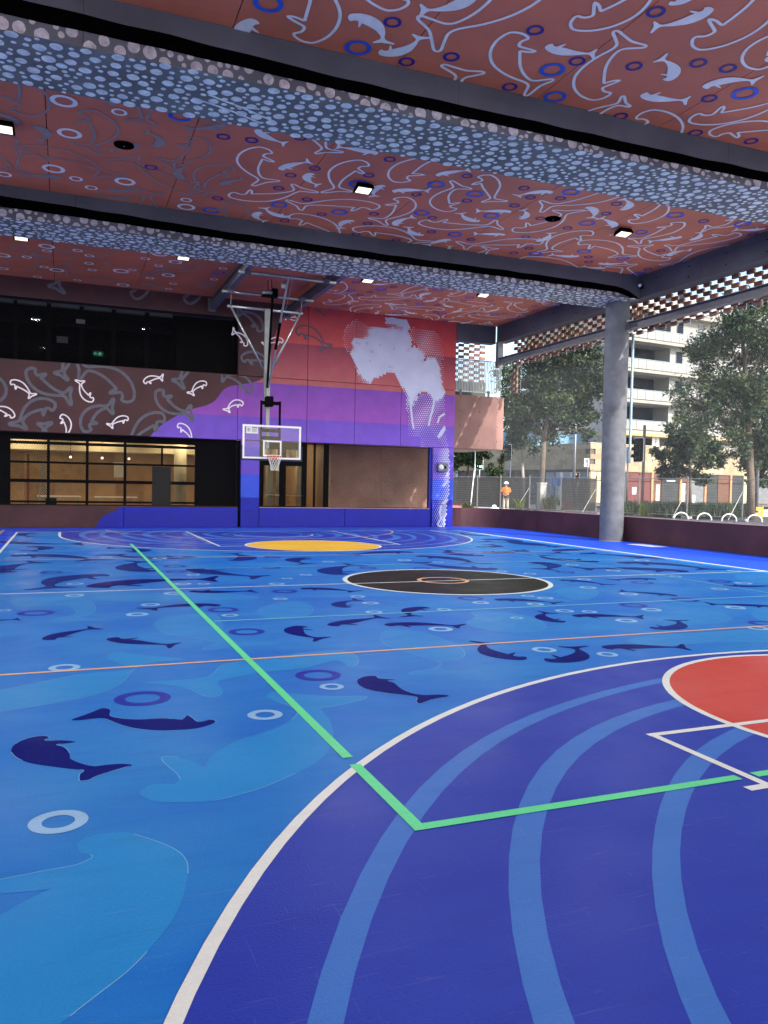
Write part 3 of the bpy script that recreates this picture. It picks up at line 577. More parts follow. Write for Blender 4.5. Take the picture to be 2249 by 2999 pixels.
MB().box(-9, 5.86, YW+.02, YW+.27, .716, .735).build('sill', M_maroon, bw); MB().box(6.64, 13.56, YW+.02, YW+.27, .716, .733).build('sill', M_pink, bw)
KV, KB = ((0,780),2.37), ((600,780),4.1475)
art({KV: [(200,715,470,890,240,850),(900,935,570,715,940,800),(380,970,140,1095,190,950),(600,1145,765,980,545,1050),(1100,862,1310,1010,1110,980),(1135,1040,900,1240,1000,1040),(430,500,425,745,500,620),(1300,560,1240,800,1330,700),(250,1330,305,1105,330,1250),(-40,930,-60,750,45,870)]}, 'wall', .004, 's', M_wgrey, bw, .10, (3.19, 5.51))
art({KV: [(380,-140,390,140,460,0),(930,215,1000,-70,1035,170),(1300,250,1370,-40,1400,200)]}, 'wall', .004, 's', M_wgrey, bw, .09, (7.58, 8.27))
art({KB: [(680,785,420,560,725,680)], }, 'wall', .004, 's', M_wgrey, bw, .085, (5.52, 8.2)); art({KB: [(450,1120,810,1195,600,1040)]}, 'wall', .004, 's', M_wgrey, bw, .085, (5.52, 8.2))
art({KB: [(560,1525,230,1335,545,1380)]}, 'wall', .004, 's', M_wgrey, bw, .085, (3.2, 5.495))
art({KB: [(1110,790,1450,970,1290,735)]}, 'wall', .004, 's', M_wdark, bw, .07); art({KB: [(1300,470,1450,590,1370,560)]}, 'wall', .004, 'f', M_wdark, bw, clip=(5.52, 8.17))
art({KV: [(75,800,215,895,150,803),(645,932,560,805,560,895),(1000,805,1120,775,1040,762),(1432,812,1330,880,1370,805),(95,1045,-60,985,65,985),(425,1035,450,1180,492,1080),(888,1055,770,1105,810,1050),(1235,1100,1330,1210,1295,1105)], KB: [(462,1672,275,1745,345,1632)]}, 'wall', .006, 's', M_wwhite, bw, .045, (3.19, 5.5))
art({KB: [(500,965,350,800,520,890),(945,905,735,955,860,862)]}, 'wall', .006, 's', M_wwhite, bw, .04, (5.52, 8.2))
art({KB: [(1130,640,990,620,1060,650)]}, 'wall', .006, 's', M_wwhite, bw, .04, (5.52, 8.2))
# halftone figure
K3 = ((980,880),4.1475)
solid = [(430,370),(470,350),(610,345),(640,365),(690,375),(700,345),(760,360),(800,390),(830,350),(840,320),(720,270),(640,275),(620,215),(700,205),(790,230),(860,245),(890,290),(905,320),(880,360),(885,420),(915,450),(920,550),(860,600),(900,640),(960,570),(1000,590),(1040,620),(1075,660),(1080,700),(1030,740),(1080,770),(1130,715),(1220,720),(1250,770),(1270,880),(1285,1000),(1300,1090),(1330,1120),(1310,1160),(1240,1205),(1190,1180),(1150,1110),(1060,1095),(1000,1120),(960,1180),(940,1260),(910,1200),(890,1110),(830,1040),(780,950),(740,870),(690,845),(620,870),(540,910),(480,930),(430,990),(370,950),(310,890),(260,770),(220,680),(210,640),(260,590),(215,520),(230,480),(400,470),(440,420)]
sp = [uv2(*q, 'wall') for q in tr(*K3, solid)]
fill('halftone_shape', sp, 'wall', .005, M_half, bw)
def inside(P, q):
    c = False; n = len(P); x, y = q; j = n-1
    for i in range(n):
        if (P[i][1] > y) != (P[j][1] > y) and x < (P[j][0]-P[i][0])*(y-P[i][1])/(P[j][1]-P[i][1])+P[i][0]: c = not c
        j = i
    return c
def sdist(P, q):
    P = np.array(P); A = P; B = np.roll(P, -1, 0); d = B-A; t = np.clip(((q-A)*d).sum(1)/((d*d).sum(1)+1e-9), 0, 1); return np.min(np.linalg.norm(A+d*t[:, None]-q, axis=1))
RG = [([(88,470),(125,330),(255,218),(330,265),(440,340),(450,470),(230,490),(215,520),(265,600),(215,690),(150,620)], .6), ([(905,330),(960,330),(1100,360),(1190,370),(1260,400),(1320,600),(1320,720),(1240,760),(1130,715),(1080,690),(1000,560),(920,440)], .55), ([(620,280),(720,270),(840,320),(800,390),(700,400),(640,360)], .6),
      ([(240,760),(270,760),(320,890),(440,990),(380,1015),(280,960)], .9), ([(1250,760),(1310,760),(1335,900),(1335,1110),(1290,1090)], .7), ([(820,1010),(880,1090),(920,1200),(900,1400),(870,1330),(865,1180),(825,1090)], .8), ([(890,1150),(1340,1130),(1350,1660),(885,1660)], .55), ([(430,330),(620,330),(700,370),(440,380)], .8)]
RGW = [([uv2(*q, 'wall') for q in tr(*K3, P)], k) for P, k in RG]
K4 = ((1230,1250),5.53)
RGW.append(([uv2(*q, 'wall') for q in tr(*K4, [(0,0),(430,0),(455,340),(475,500),(480,800),(465,1100),(440,1250),(420,1450),(400,1645),(182,1645),(195,350),(0,320)])], .5))
mb = MB(); pit = .094; row = 0; z = .03
while z < 8.15:
    x = 8.0+(row % 2)*pit/2
    while x < 14.45:
        q = np.array((x, z))
        dd_ = sdist(sp, q) if z > 3 else 9
        if dd_ < .062 and not (3.15 < z < 3.21 or 5.485 < z < 5.53): disc_mb((x, z), pit*.5, 'wall', .0062, 10, mb); x += pit; continue
        for P, kk in RGW:
            if inside(P, q):
                if inside(sp, q): break
                if 3.16 < z < 3.2 or 5.495 < z < 5.52: break
                f = .5+.5*math.sin(x*3.1+1.7*math.sin(z*1.9))*math.cos(z*2.3+1.3*math.sin(x*2.2)); d = sdist(sp, q)
                r = pit*(.13+.26*min(1, max(0, kk*.4+1.1*(f-.45)+max(0, .4-d*2.2))))
                if z < 3.15: r = pit*(.13+.32*min(1, max(0, (x-13.85)/.45+.3*math.sin(z*3))))
                disc_mb((x, z), r, 'wall', .006, 8, mb); break
        x += pit
    z += pit*.866; row += 1
tag(mb.build('halftone_dots', M_half, bw), kind='stuff')
for o_, L_ in ((K3, ([(920,1200),(930,1350),(945,1480),(960,1560)], [(1215,1190),(1190,1320),(1160,1430),(1140,1520)], [(1335,1375),(1270,1420),(1250,1490)], [(1340,1530),(1290,1600),(1255,1655)], [(960,1180),(990,1210),(1000,1170)])), (K4, ([(405,30),(340,130),(295,178)], [(445,870),(385,965)], [(425,1180),(365,1250)], [(345,1280),(315,1390),(345,1480),(285,1580),(340,1630)]))):
    for P in L_: stroke_mb([uv2(*q, 'wall') for q in tr(*o_, P)], .085, 'wall', .0068, False).build('halftone_shape', M_half, bw)
for a, b in ((440,615),(460,628),(550,540),(720,585),(430,740),(395,525),(668,806),(700,815),(270,510),(300,530)):
    q = uv2(980+a/4.1475, 880+b/4.1475, 'wall')
    for k in range(3): disc_mb((q[0]+.035*math.cos(k*2.1+a), q[1]+.035*math.sin(k*2.1+a)), .016, 'wall', .0075, 8).build('halftone_gap', mat('gap_red', (.3, .05, .07), .6), bw)

# upper window band and rooms behind
uw = thing('upper_window', (-1, 29.5, 5.53), 'dark upper window band with black frames above the maroon panel', 'window')
MB().box(-9, 5.8, 29.16, 29.9, 7.57, 7.66).build('soffit', mat('grey_soffit', (.10, .10, .115), .5, .1), uw)
MB().box(-9, 5.8, 29.16, 29.9, 5.44, 5.52).build('window_sill', M_steel, uw)
MB().box(5.70, 5.8, 29.10, 34, 5.44, 7.60).build('jamb', M_dark, uw)
for x, wd in ((-5.4, .1), (-1.56, .12), (-.53, .14), (.51, .14), (1.56, .14), (2.68, .14), (3.62, .1)): MB().box(x-wd/2, x+wd/2, 29.5, 29.6, 5.53, 7.56).build('mullion', M_frame, uw)
for z in (7.4, 6.92, 5.58): MB().box(-9, 3.6, 29.51, 29.59, z-.05, z+.05).build('rail', M_frame, uw)
for a, b in ((-9, -5.45), (-5.35, -1.62), (-1.5, -.6), (-.46, .44), (.58, 1.49), (1.63, 2.61), (2.75, 3.57)): MB().box(a, b, 29.54, 29.55, 5.63, 7.35).build('pane', G_dark, uw)
MB().box(3.6, 5.75, 29.5, 29.56, 5.53, 7.56).build('blank_panel', M_frame, uw)
for i in range(16): MB().box(2.75, 3.57, 29.6, 29.64, 5.7+i*.1, 5.735+i*.1).build('blind_slat', mat('blind', (.05, .05, .05), .6), uw)
MB().box(.34, .62, 29.46, 29.5, 6.98, 7.12).build('light_box', mat('box_grey', (.12, .13, .15), .5), uw)
MB().box(-.28, .08, 29.53, 29.538, 6.28, 6.5).build('notice', mat('notice', (.02, .025, .035), .6), uw)
tag(MB().box(-9, 5.7, 34, 34.1, 5.4, 7.7).build('room_wall', mat('room_wall', (.015, .015, .018), .8)), kind='structure')
tag(MB().box(-9, 5.7, 29.62, 34, 7.6, 7.66).build('room_ceiling', mat('room_ceil', (.012, .012, .014), .8)), kind='structure')
ex = thing('exit_sign', (1.2, 33.9, 6.6), 'small lit green exit sign inside the dark upper room', 'exit sign')
MB().box(1.02, 1.40, 33.9, 33.95, 6.56, 6.74).build('sign_box', mat('exit_green', (.02, .3, .12), .5, 0, emit=(.05, .8, .3), es=.35), ex)
m_ew = mat('exit_white', (.8, .9, .8), .5, 0, emit=(.8, 1, .85), es=1.2)
rp = [(1.26,6.70),(1.285,6.72),(1.30,6.70),(1.285,6.68),(1.31,6.66),(1.345,6.67),(1.345,6.655),(1.30,6.64),(1.29,6.625),(1.32,6.60),(1.31,6.575),(1.295,6.60),(1.27,6.62),(1.245,6.59),(1.21,6.585),(1.215,6.60),(1.24,6.61),(1.255,6.645),(1.23,6.64),(1.235,6.66),(1.262,6.675)]
MB().add([(x, 33.895, z) for x, z in rp], [tuple(range(len(rp)))]).build('running_figure', m_ew, ex)
MB().add([(1.05,33.895,6.65),(1.09,33.895,6.69),(1.09,33.895,6.66),(1.17,33.895,6.66),(1.17,33.895,6.64),(1.09,33.895,6.64),(1.09,33.895,6.61)], [(0,1,2,3,4,5,6)]).build('arrow', m_ew, ex)
for i, (u, v, s) in enumerate(((106, 1054, 'left'), (282, 1065, 'right'))):
    p = ony(u, v, 29.75); solo('glow_dot', MB().lathe([(.0, 0), (.045, 0), (.055, .03), (.03, .05), (0, .052)], (p[0], p[1], 5.53), 12), mat('glow_dot', (.9, .9, .85), .4, 0, emit=(1, .95, .85), es=9), f'small glowing dot on the upper window sill, {s} one of two', 'light')  # pair of small glowing discs set on the sill

# ground-floor hall behind the glazing
M_timber = mat('timber_lining', (.46, .28, .125), .5, .15, 3, .1, stain=.15)
tag(MB().box(-9, 9.57, 37, 37.1, -.1, 3.4).build('hall_wall', M_timber), kind='structure')
tag(MB().box(-9, 9.57, 29.45, 37, -.1, 0).build('hall_floor', mat('hall_floor', (.42, .26, .11), .35, .1, 2)), kind='structure')
tag(MB().box(-9, 9.57, 29.4, 37, 3.35, 3.45).build('hall_ceiling', mat('hall_ceiling', (.55, .5, .42), .7)), kind='structure')
tag(MB().box(9.57, 9.67, 29.76, 37, -.1, 3.4).build('hall_wall', M_timber), kind='structure')
hwp = thing('wall_lining', (1, 36.95, 0), 'tall timber lining boards on the back wall of the lit hall', 'wall lining')
for i in range(15): MB().box(-8.9+i*1.22, -8.9+i*1.22+1.2, 36.93, 36.99, .1, 1.55).build('board', M_timber if i % 3 else mat('timber_dark', (.36, .20, .085), .5, .15, 3), hwp); MB().box(-8.9+i*1.22, -8.9+i*1.22+1.2, 36.93, 36.99, 1.58, 2.75).build('board', M_timber if (i+1) % 3 else MATS['timber_dark'], hwp)
solo('bulkhead', MB().box(-9, 9.5, 35.2, 36.9, 2.8, 3.34), mat('bulkhead_cream', (.55, .48, .34), .7), 'cream bulkhead over the timber lining in the hall', 'bulkhead')
for x, y, lab in ((-.2, 34, 'left trestle table in the hall'), (1.9, 33.5, 'right trestle table in the hall')):
    t = thing('table', (x, y, 0), 'pale '+lab+' behind the glazing', 'table'); MB().box(x-.8, x+.8, y-.35, y+.35, .93, .97).build('tabletop', M_whitep, t)
    for a in (-.7, .7):
        for b in (-.28, .28): MB().tube([(x+a, y+b, 0), (x+a, y+b, .93)], .02, 6).build('leg', M_metal, t)
for x, lab in ((.2, 'left'), (1.35, 'middle'), (2.35, 'right')):
    t = thing('pendant_lamp', (x, 33, 2.45), f'small warm pendant lamp in the hall, {lab} of three', 'lamp'); MB().tube([(x, 33, 2.55), (x, 33, 3.34)], .008, 5).build('cord', M_frame, t); MB().sphere((x, 33, 2.48), .035, 10, 6).build('bulb', mat('bulb', (1, .9, .7), .4, 0, emit=(1, .85, .6), es=5), t)
solo('projection_screen', MB().box(2.0, 2.5, 36.85, 36.9, 1.75, 2.35).box(1.97, 2.53, 36.84, 36.92, 2.36, 2.42), M_whitep, 'small white screen hanging on the timber wall of the hall', 'screen')
hl = [(x, y) for y in (31.6, 34.6) for x in (-4.6, -1.6, 1.4, 4.4, 7.6)]
hl_w = ['far left', 'left', 'middle', 'right', 'far right']
for i, (x, y) in enumerate(hl):
    o = solo('ceiling_light', MB().box(x-.6, x+.6, y-.12, y+.12, 3.28, 3.345), mat('warm_panel', (.9, .85, .7), .5, 0, emit=(1, .76, .46), es=10), f'warm ceiling light inside the timber lined hall, {hl_w[i % 5]} of the {("front", "back")[i//5]} row', 'light', 'lights in the hall behind the glazing')
gd = thing('glazed_door', (1.4, 29.5, .7), 'black framed glazed folding door with a grid of panes, timber hall behind', 'door')
gx = [-1.74, -.52, .72, 1.97, 4.44]; gz = [.74, .85, 1.56, 2.19, 2.85]
for x in gx: MB().box(x-.045, x+.045, 29.44, 29.56, 0, 2.95).build('stile', M_frame, gd)
MB().box(3.2, 3.26, 29.45, 29.55, 2.19, 2.9).build('stile', M_frame, gd)
for z, hgt in zip(gz, (.05, .07, .11, .07, .1)): MB().box(-1.74, 4.44, 29.45, 29.55, z-hgt/2, z+hgt/2).build('rail', M_frame, gd)
for i in range(4):
    for j in range(4): MB().box(gx[i]+.045, gx[i+1]-.045, 29.497, 29.503, gz[j], gz[j+1]).build('pane', G_pane, gd)
MB().box(4.44, 5.9, 29.47, 29.53, 0, 3.2).build('side_panel', M_frame, gd); MB().box(-9, -1.78, 29.47, 29.53, 0, 3.2).build('side_panel', M_frame, gd)
MB().box(-9, 5.9, 29.48, 29.52, 2.95, 3.4).build('head_panel', M_frame, gd)
MB().box(2.89, 3.54, 29.42, 29.44, .2, 2.14).build('leaf_panel', mat('dark_leaf', (.012, .012, .014), .5), gd)
for px_, lab_ in ((820, 'pale round column behind the left glass door'), (850, 'pale round column behind the right glass door'), (908, 'pale column behind the narrow sidelight of the doors')):
    q = ony(px_-31, 1400, 31.2); solo('round_column', MB().tube([(q[0], 31.2, 0), (q[0], 31.2, 3.35)], .15, 20), mat('cream_column', (.55, .5, .36), .6), lab_, 'column', smooth=True)
solo('round_column', MB().tube([(4.2, 32, 0), (4.2, 32, 3.35)], .24, 20), mat('cream_column', (.55, .5, .36), .6), 'pale round column inside the hall behind the glazing', 'column', smooth=True)
t = thing('step_ladder', (-.75, 31, 0), 'thin aluminium step ladder inside the hall by the red post', 'ladder')
for a, b in (((-.95,31,0),(-.72,31,2.3)), ((-.5,31,0),(-.70,31,2.3)), ((-.95,31.5,0),(-.72,31.05,2.3)), ((-.5,31.5,0),(-.70,31.05,2.3))): MB().bar(a, b, .04, .03).build('rail', M_metal, t)
for k in range(6): MB().box(-.93+.035*k, -.52-.03*k, 30.98, 31.06, .3+.33*k, .325+.33*k).build('step', M_metal, t)
solo('red_post', MB().box(-1.25, -1.17, 31, 31.08, 0, 2.5).box(-1.3, -1.12, 30.95, 31.13, 0, .03), mat('red_paint', (.3, .03, .02), .5), 'red upright post inside the hall at the left', 'post')
t = thing('stacking_chair', (-.45, 32, 0), 'dark chair seen through the glazing near the ladder', 'chair')
MB().box(-.68, -.26, 31.8, 32.2, .43, .47).build('seat', M_frame, t, bevel=.01); MB().box(-.66, -.28, 32.18, 32.21, .6, .92).build('backrest', M_frame, t, bevel=.01)
for x in (-.65, -.29):
    for y in (31.83, 32.17): MB().tube([(x, y, 0), (x, y, .43 if y < 32 else .62)], .012, 6).build('leg', M_metal, t)

# doors on the right
dd = thing('double_door', (7.7, 29.7, 0), 'pair of black framed glass doors with push bars under the backboard', 'door')
for a, b in ((6.7, 6.98), (7.6, 7.84), (8.48, 8.67), (8.95, 9.02), (9.36, 9.56)): MB().box(a, b, 29.65, 29.75, 0, 3.2).build('stile', M_frame, dd)
for z0, z1 in ((0, .76), (2.3, 2.48), (2.92, 3.2)): MB().box(6.7, 8.6, 29.66, 29.74, z0, z1).build('rail', M_frame, dd)
for a, b in ((6.98, 7.6), (7.84, 8.48)):
    MB().box(a, b, 29.697, 29.703, .76, 2.3).build('pane', G_pane, dd); MB().box(a, b, 29.697, 29.703, 2.48, 2.92).build('pane', G_pane, dd)
    MB().tube([(a, 29.6, 1.17), (b, 29.6, 1.17)], .02, 8).build('push_bar', M_metal, dd)
for a, b in ((8.67, 8.95), (9.02, 9.36)): MB().box(a, b, 29.697, 29.703, .3, 2.95).build('pane', G_pane, dd)
tag(MB().box(6.6, 14.6, 29.2, 31.3, 3.22, 3.34).build('passage_ceiling', M_pink), kind='structure')
pw = thing('passage_wall', (11.6, 31.3, 0), 'bare brownish concrete wall behind the mesh, lit from its right end', 'wall')
for a, b in ((9.58, 12.4), (12.4, 14.9)): MB().box(a+.004, b-.004, 31.3, 31.5, -.1, 3.22).build('wall_panel', M_pink, pw, bevel=.006)
mb = MB()
for x in (10.2, 11.5, 12.6, 13.7):
    for z in (.95, 1.75, 2.6): mb.tube([(x, 31.295, z), (x, 31.302, z)], .018, 8)
mb.build('tie_holes', M_dark, pw)
# diamond wire mesh panels
def diamond(x0, x1, z0, z1, pit, r, put, slope=1.7):
    mb = MB(); hgt = z1-z0; run = hgt/slope
    for sgn in (1, -1):
        c = x0-run
        while c < x1+run:
            p = [(c, z0), (c+sgn*run, z1)]; (a, za), (b, zb) = p
            if b < a: a, za, b, zb = b, zb, a, za
            if b > x0 and a < x1:
                k = (zb-za)/(b-a)
                if a < x0: za += k*(x0-a); a = x0
                if b > x1: zb -= k*(b-x1); b = x1
                if abs(b-a) > .02: mb.tube([put(a, za), put(b, zb)], r, 4, cap=False)
            c += pit
    return mb
for x0, x1, lab in ((-2.1, 5.84, 'dark diamond wire mesh panel in front of the glazed folding door'), (6.66, 13.55, 'dark diamond wire mesh panel in front of the double door and bare concrete wall')):
    t = thing('mesh_screen', ((x0+x1)/2, YW+.1, .73), lab, 'mesh screen')
    tag(diamond(x0+.03, x1-.03, .76, 3.14, .05, .0045, lambda x, z: (x, YW+.13, z)).build('wire_mesh', M_wire, t), kind='stuff')
    for z in (.75, 3.14): MB().tube([(x0, YW+.13, z), (x1, YW+.13, z)], .014, 6).build('edge_rod', M_wire, t)
    for x in (x0+.02, x1-.02): MB().tube([(x, YW+.13, .75), (x, YW+.13, 3.14)], .014, 6).build('edge_rod', M_wire, t)
t = thing('mesh_screen', (-1, YW+.1, 5.54), 'dark diamond wire mesh stretched across the upper window band', 'mesh screen')
tag(diamond(-4, 5.7, 5.54, 7.55, .055, .004, lambda x, z: (x, YW+.16, z)).build('wire_mesh', M_wire, t), kind='stuff')
for z in (5.55, 7.54): MB().tube([(-4, YW+.16, z), (5.7, YW+.16, z)], .012, 6).build('edge_rod', M_wire, t)
wl = thing('wall_light', (14.04, YW, 2.39), 'grey box wall light with a round white lens on the dotted pier', 'wall light')
MB().box(13.83, 14.26, YW-.16, YW-.005, 2.22, 2.56).build('housing', mat('grey_box', (.11, .11, .14), .5), wl, bevel=.02)
MB().sphere((13.96, YW-.16, 2.39), .11, 16, 8, (1, .45, 1)).build('lens', mat('opal', (.7, .7, .72), .35, 0), wl, smooth=True)
MB().box(14.1, 14.18, YW-.168, YW-.15, 2.34, 2.44).build('sensor', M_frame, wl)

# ================================================================== COLUMN, PARAPET, STEEL, SCREENS
cl = thing('concrete_column', (16.17, 20.8, 0), 'round bare concrete column holding up the farther beam at the open side', 'column')
MB().lathe([(.37, .004), (.37, 2.5), (.37, 5.2), (.37, 7.505)], (16.17, 20.8, 0), 48).build('shaft', mat('column_concrete', (.125, .135, .15), .7, .22, 3.5, .35, 14, stain=.4, grain=.1), cl, smooth=True)
MB().lathe([(.372, .004), (.39, .004), (.385, .015), (.372, .02)], (16.17, 20.8, 0), 40).build('sealant', mat('sealant', (.2, .2, .18), .7), cl)
PX = 16.64
pp = thing('parapet_wall', (PX, 18, 0), 'low maroon concrete parapet wall along the open right side', 'wall')
curve = [(14.62, 28.95), (15.0, 28.93), (15.5, 28.80), (15.95, 28.5), (16.3, 28.0), (16.5, 27.4), (16.6, 26.7), (PX, 25.9)]
pc = curve[:1]+crom(curve, 4)[1:-4]
def psec(pts, nm):
    mb = MB(); n = len(pts); P = np.array(pts); T = np.gradient(P, axis=0); T /= np.linalg.norm(T, axis=1)[:, None]; N = np.stack([-T[:, 1], T[:, 0]], 1)*.22
    q = [(*P[i], 0) for i in range(n)]+[(*P[i], .77) for i in range(n)]+[(*(P[i]+N[i]), .77) for i in range(n)]+[(*(P[i]+N[i]), 0) for i in range(n)]
    mb.add(q, [(i, i+1, n+i+1, n+i) for i in range(n-1)]+[(n+i, n+i+1, 2*n+i+1, 2*n+i) for i in range(n-1)]+[(2*n+i, 2*n+i+1, 3*n+i+1, 3*n+i) for i in range(n-1)]+[(0, n, 2*n, 3*n), (n-1, 4*n-1, 3*n-1, 2*n-1)])
    return mb.build(nm, M_maroon, pp, smooth=False)
psec([p for p in pc if True], 'wall_panel')
ys = [25.88, 24.2, 20.6, 14.4, 8.2, 2, -4, -10]
for a, b in zip(ys, ys[1:]): MB().box(PX, PX+.22, b+.008, a-.008, 0, .77).build('wall_panel', M_maroon, pp, bevel=.008)
MB().box(PX-.012, PX+.235, -10, 25.9, .771, .786).build('coping', mat('coping', (.33, .2, .19), .7, .1), pp)
for i, (ya, yb, lab) in enumerate(((21.2, 28.45, 'galvanised steel rail beam between the column and the far corner post'), (-8, 20.4, 'galvanised steel rail beam running from the column towards the camera'))):
    t = thing('steel_beam', (16.35, (ya+yb)/2, 6.62), lab, 'beam')
    for nm, bx in (('web', (16.34, 16.36, 6.64, 6.84)), ('flange', (16.24, 16.46, 6.62, 6.64)), ('flange', (16.24, 16.46, 6.84, 6.86))): MB().box(bx[0], bx[1], ya, yb, bx[2], bx[3]).build(nm, M_steel, t)
    MB().box(16.22, 16.48, ya-.012 if i == 0 else yb, ya if i == 0 else yb+.012, 6.55, 6.93).build('end_plate', M_metal, t)
solo('steel_post', MB().box(16.30, 16.52, 28.46, 28.48, 6.5, 7.55).box(16.30, 16.52, 28.66, 28.68, 6.5, 7.55).box(16.40, 16.42, 28.48, 28.66, 6.5, 7.55), M_metal, 'short bright steel post at the far corner under the edge beam', 'post')
bricks = [mat('brick_red', (.15, .045, .028), .8, .2, 14), mat('brick_terra', (.21, .095, .055), .8, .2, 14), mat('brick_brown', (.13, .08, .055), .8, .2, 14), mat('brick_dark', (.085, .028, .02), .8, .2, 14)]
def screen(name, loc, label, cells, along):
    t = thing(name, loc, label, 'brick screen')
    me = {}
    for a, z in cells:
        k = random.choices(range(4), (4, 3, 2, 3))[0]
        if k not in me:
            b = MB(); b.box(-.122, .122, -.05, .05, 0, .112) if along == 'x' else b.box(-.05, .05, -.122, .122, 0, .112); me[k] = b.mesh('brick', bricks[k])
        o = bpy.data.objects.new('brick', me[k]); COL.objects.link(o); o.parent = t
        o.location = (a-loc[0], random.uniform(-.006, .006), z-loc[2]) if along == 'x' else (random.uniform(-.006, .006), a-loc[1], z-loc[2])
    return t
cells = []; BP, BZ = .262, .126
for i in range(52):
    for j in range(11):
        if (i+j) % 2 == 0: cells.append((15.2+i*BP, 6.66+j*BZ))
for j in range(9):
    for i in (51, 52):
        if (i+j) % 2: cells.append((15.2+i*BP, 6.66-(j+1)*BZ))
t = screen('brick_screen', (17.2, 22, 6.6), 'hit and miss red brick screen hung outside the edge beam along the open side', cells, 'y')
for i in range(0, 54): MB().tube([(17.2, 15.2+(i-.5)*BP, 6.6 if i < 50 else 5.5), (17.2, 15.2+(i-.5)*BP, 8.1)], .006, 5).build('hanger_rod', M_metal, t)
cells = [(14.7+i*BP, 5.6+j*BZ) for i in range(10) for j in range(19) if (i+j) % 2 == 0]
t = screen('brick_screen', (15.9, 31.2, 5.6), 'hit and miss dark brick screen behind the slatted balcony rail at the far corner', cells, 'x')
for i in range(0, 11, 2): MB().tube([(14.7+(i-.5)*BP, 31.2, 5.5), (14.7+(i-.5)*BP, 31.2, 8.1)], .006, 5).build('hanger_rod', M_metal, t)
ms = thing('mesh_screen', (16.92, 18, .78), 'fine steel wire mesh stretched over the open right side from parapet up', 'mesh screen')
tag(diamond(10, 28.9, .80, 6.62, .056, .0023, lambda y, z: (16.92, y, z)).build('wire_mesh', M_wire2, ms), kind='stuff')
for z in (.8, 6.62): MB().tube([(16.92, 10, z), (16.92, 28.9, z)], .012, 6).build('edge_cable', M_metal, ms)
MB().tube([(16.95, onx(1851, 1100, 16.95)[1], 2.9), (16.95, onx(1851, 1100, 16.95)[1], 6.62)], .04, 8).build('edge_post', mat('pale_blue_post', (.35, .5, .6), .4, metal=.3), ms)
bal = thing('concrete_balcony', (16, 29.6, 3.2), 'pinkish concrete balcony box with tie holes and steel slat rail at the far corner', 'balcony')
poly = [(14.66, 29.3), (17.0, 29.3), (17.12, 29.34), (17.17, 29.46), (17.17, 33), (14.66, 33)]
MB().prism(poly, 2, 3.22, 5.40).build('box', mat('shaded_pink_concrete', (.21, .115, .10), .75, .15, 1.4, .25, 22, stain=.3, grain=.06), bal)  # same pink concrete, darkened to stand in for shade on the box
mb = MB()
for x in (15.05, 15.95, 16.8):
    for z in (3.55, 4.15, 4.75, 5.3): mb.tube([(x, 29.296, z), (x, 29.302, z)], .02, 8)
mb.build('tie_holes', M_dark, bal)
for x in (15.05, 16.35): MB().box(x-.05, x+.05, 29.28, 29.31, 5.35, 5.62).build('bracket', M_steel, bal)
for z in (5.56, 6.86): MB().box(14.7, 16.98, 29.33, 29.37, z-.02, z+.02).build('rail', mat('slat_steel', (.42, .46, .45), .5, .1, metal=.3), bal)
MB().box(14.6, 17.1, 30.9, 31.0, 5.41, 6.2).build('dim_room_sheet', mat('dim_room_dark', (.012, .02, .02), .6), bal)  # added sheet; its dark colour stands in for the dim room behind
for i in range(32): MB().box(14.72+i*.0715, 14.745+i*.0715, 29.335, 29.365, 5.58, 6.84).build('slat', MATS['slat_steel'], bal)

# ================================================================== CEILING FITTINGS
def floodlight(lab, x, y, proto=None):
    if proto: return copytree(proto, (x, y, ZC+.03), lab)
    t = thing('floodlight', (0, 0, 0), lab, 'floodlight', 'floodlights under the ceiling')
    MB().box(-.05, .05, -.05, .05, -.06, 0).build('bracket', M_frame, t)
    b = MB().add([(-.2,-.16,-.17),(.2,-.16,-.17),(.2,.16,-.17),(-.2,.16,-.17),(-.17,-.12,-.06),(.17,-.12,-.06),(.17,.12,-.06),(-.17,.12,-.06)], [(0,3,2,1),(4,5,6,7),(0,1,5,4),(1,2,6,5),(2,3,7,6),(3,0,4,7)]).build('housing', M_frame, t, bevel=.01)
    MB().box(-.155, .155, -.115, .115, -.178, -.171).build('lens', mat('flood_lens', (.95, .95, .9), .4, 0, emit=(1, .88, .58), es=.6), t)
    t.location = (x, y, ZC+.03); t.rotation_euler = (R_(-10), 0, 0); return t
fl = [(-1.09, 16.57, 'lit floodlight cut by the left edge of the picture'), (6.04, 16.63, 'lit floodlight in the middle of the ceiling between the two dotted beams'), (13.05, 16.67, 'lit floodlight between the dotted beams, nearest the column side'),
      (-1.12, 23.78, 'leftmost lit floodlight behind the farther dotted beam'), (3.15, 23.77, 'lit floodlight behind the farther beam, left of the hoop frame'), (8.86, 23.83, 'lit floodlight behind the farther beam, right of the hoop frame'), (13.04, 23.9, 'rightmost lit floodlight behind the farther beam'),
      (-1.1, 8.35, 'left unseen floodlight of the ceiling bay above the camera'), (6.04, 8.35, 'middle unseen floodlight of the ceiling bay above the camera'), (13.05, 8.35, 'right unseen floodlight of the ceiling bay above the camera')]  # unseen row, repeated from the visible bays to light the near floor
pr = None
for x, y, lab in fl:
    o = floodlight(lab, x, y, pr); pr = pr or o
    ld = bpy.data.lights.new('flood_lamp', 'AREA'); ld.shape = 'RECTANGLE'; ld.size = .34; ld.size_y = .26; ld.energy = 34; ld.color = (.96, .98, 1)
    lo_ = bpy.data.objects.new('lamp', ld); COL.objects.link(lo_); lo_.parent = o; lo_.location = (0, 0, -.20); lo_.rotation_euler = (R_(10), 0, 0)
sp_ = None
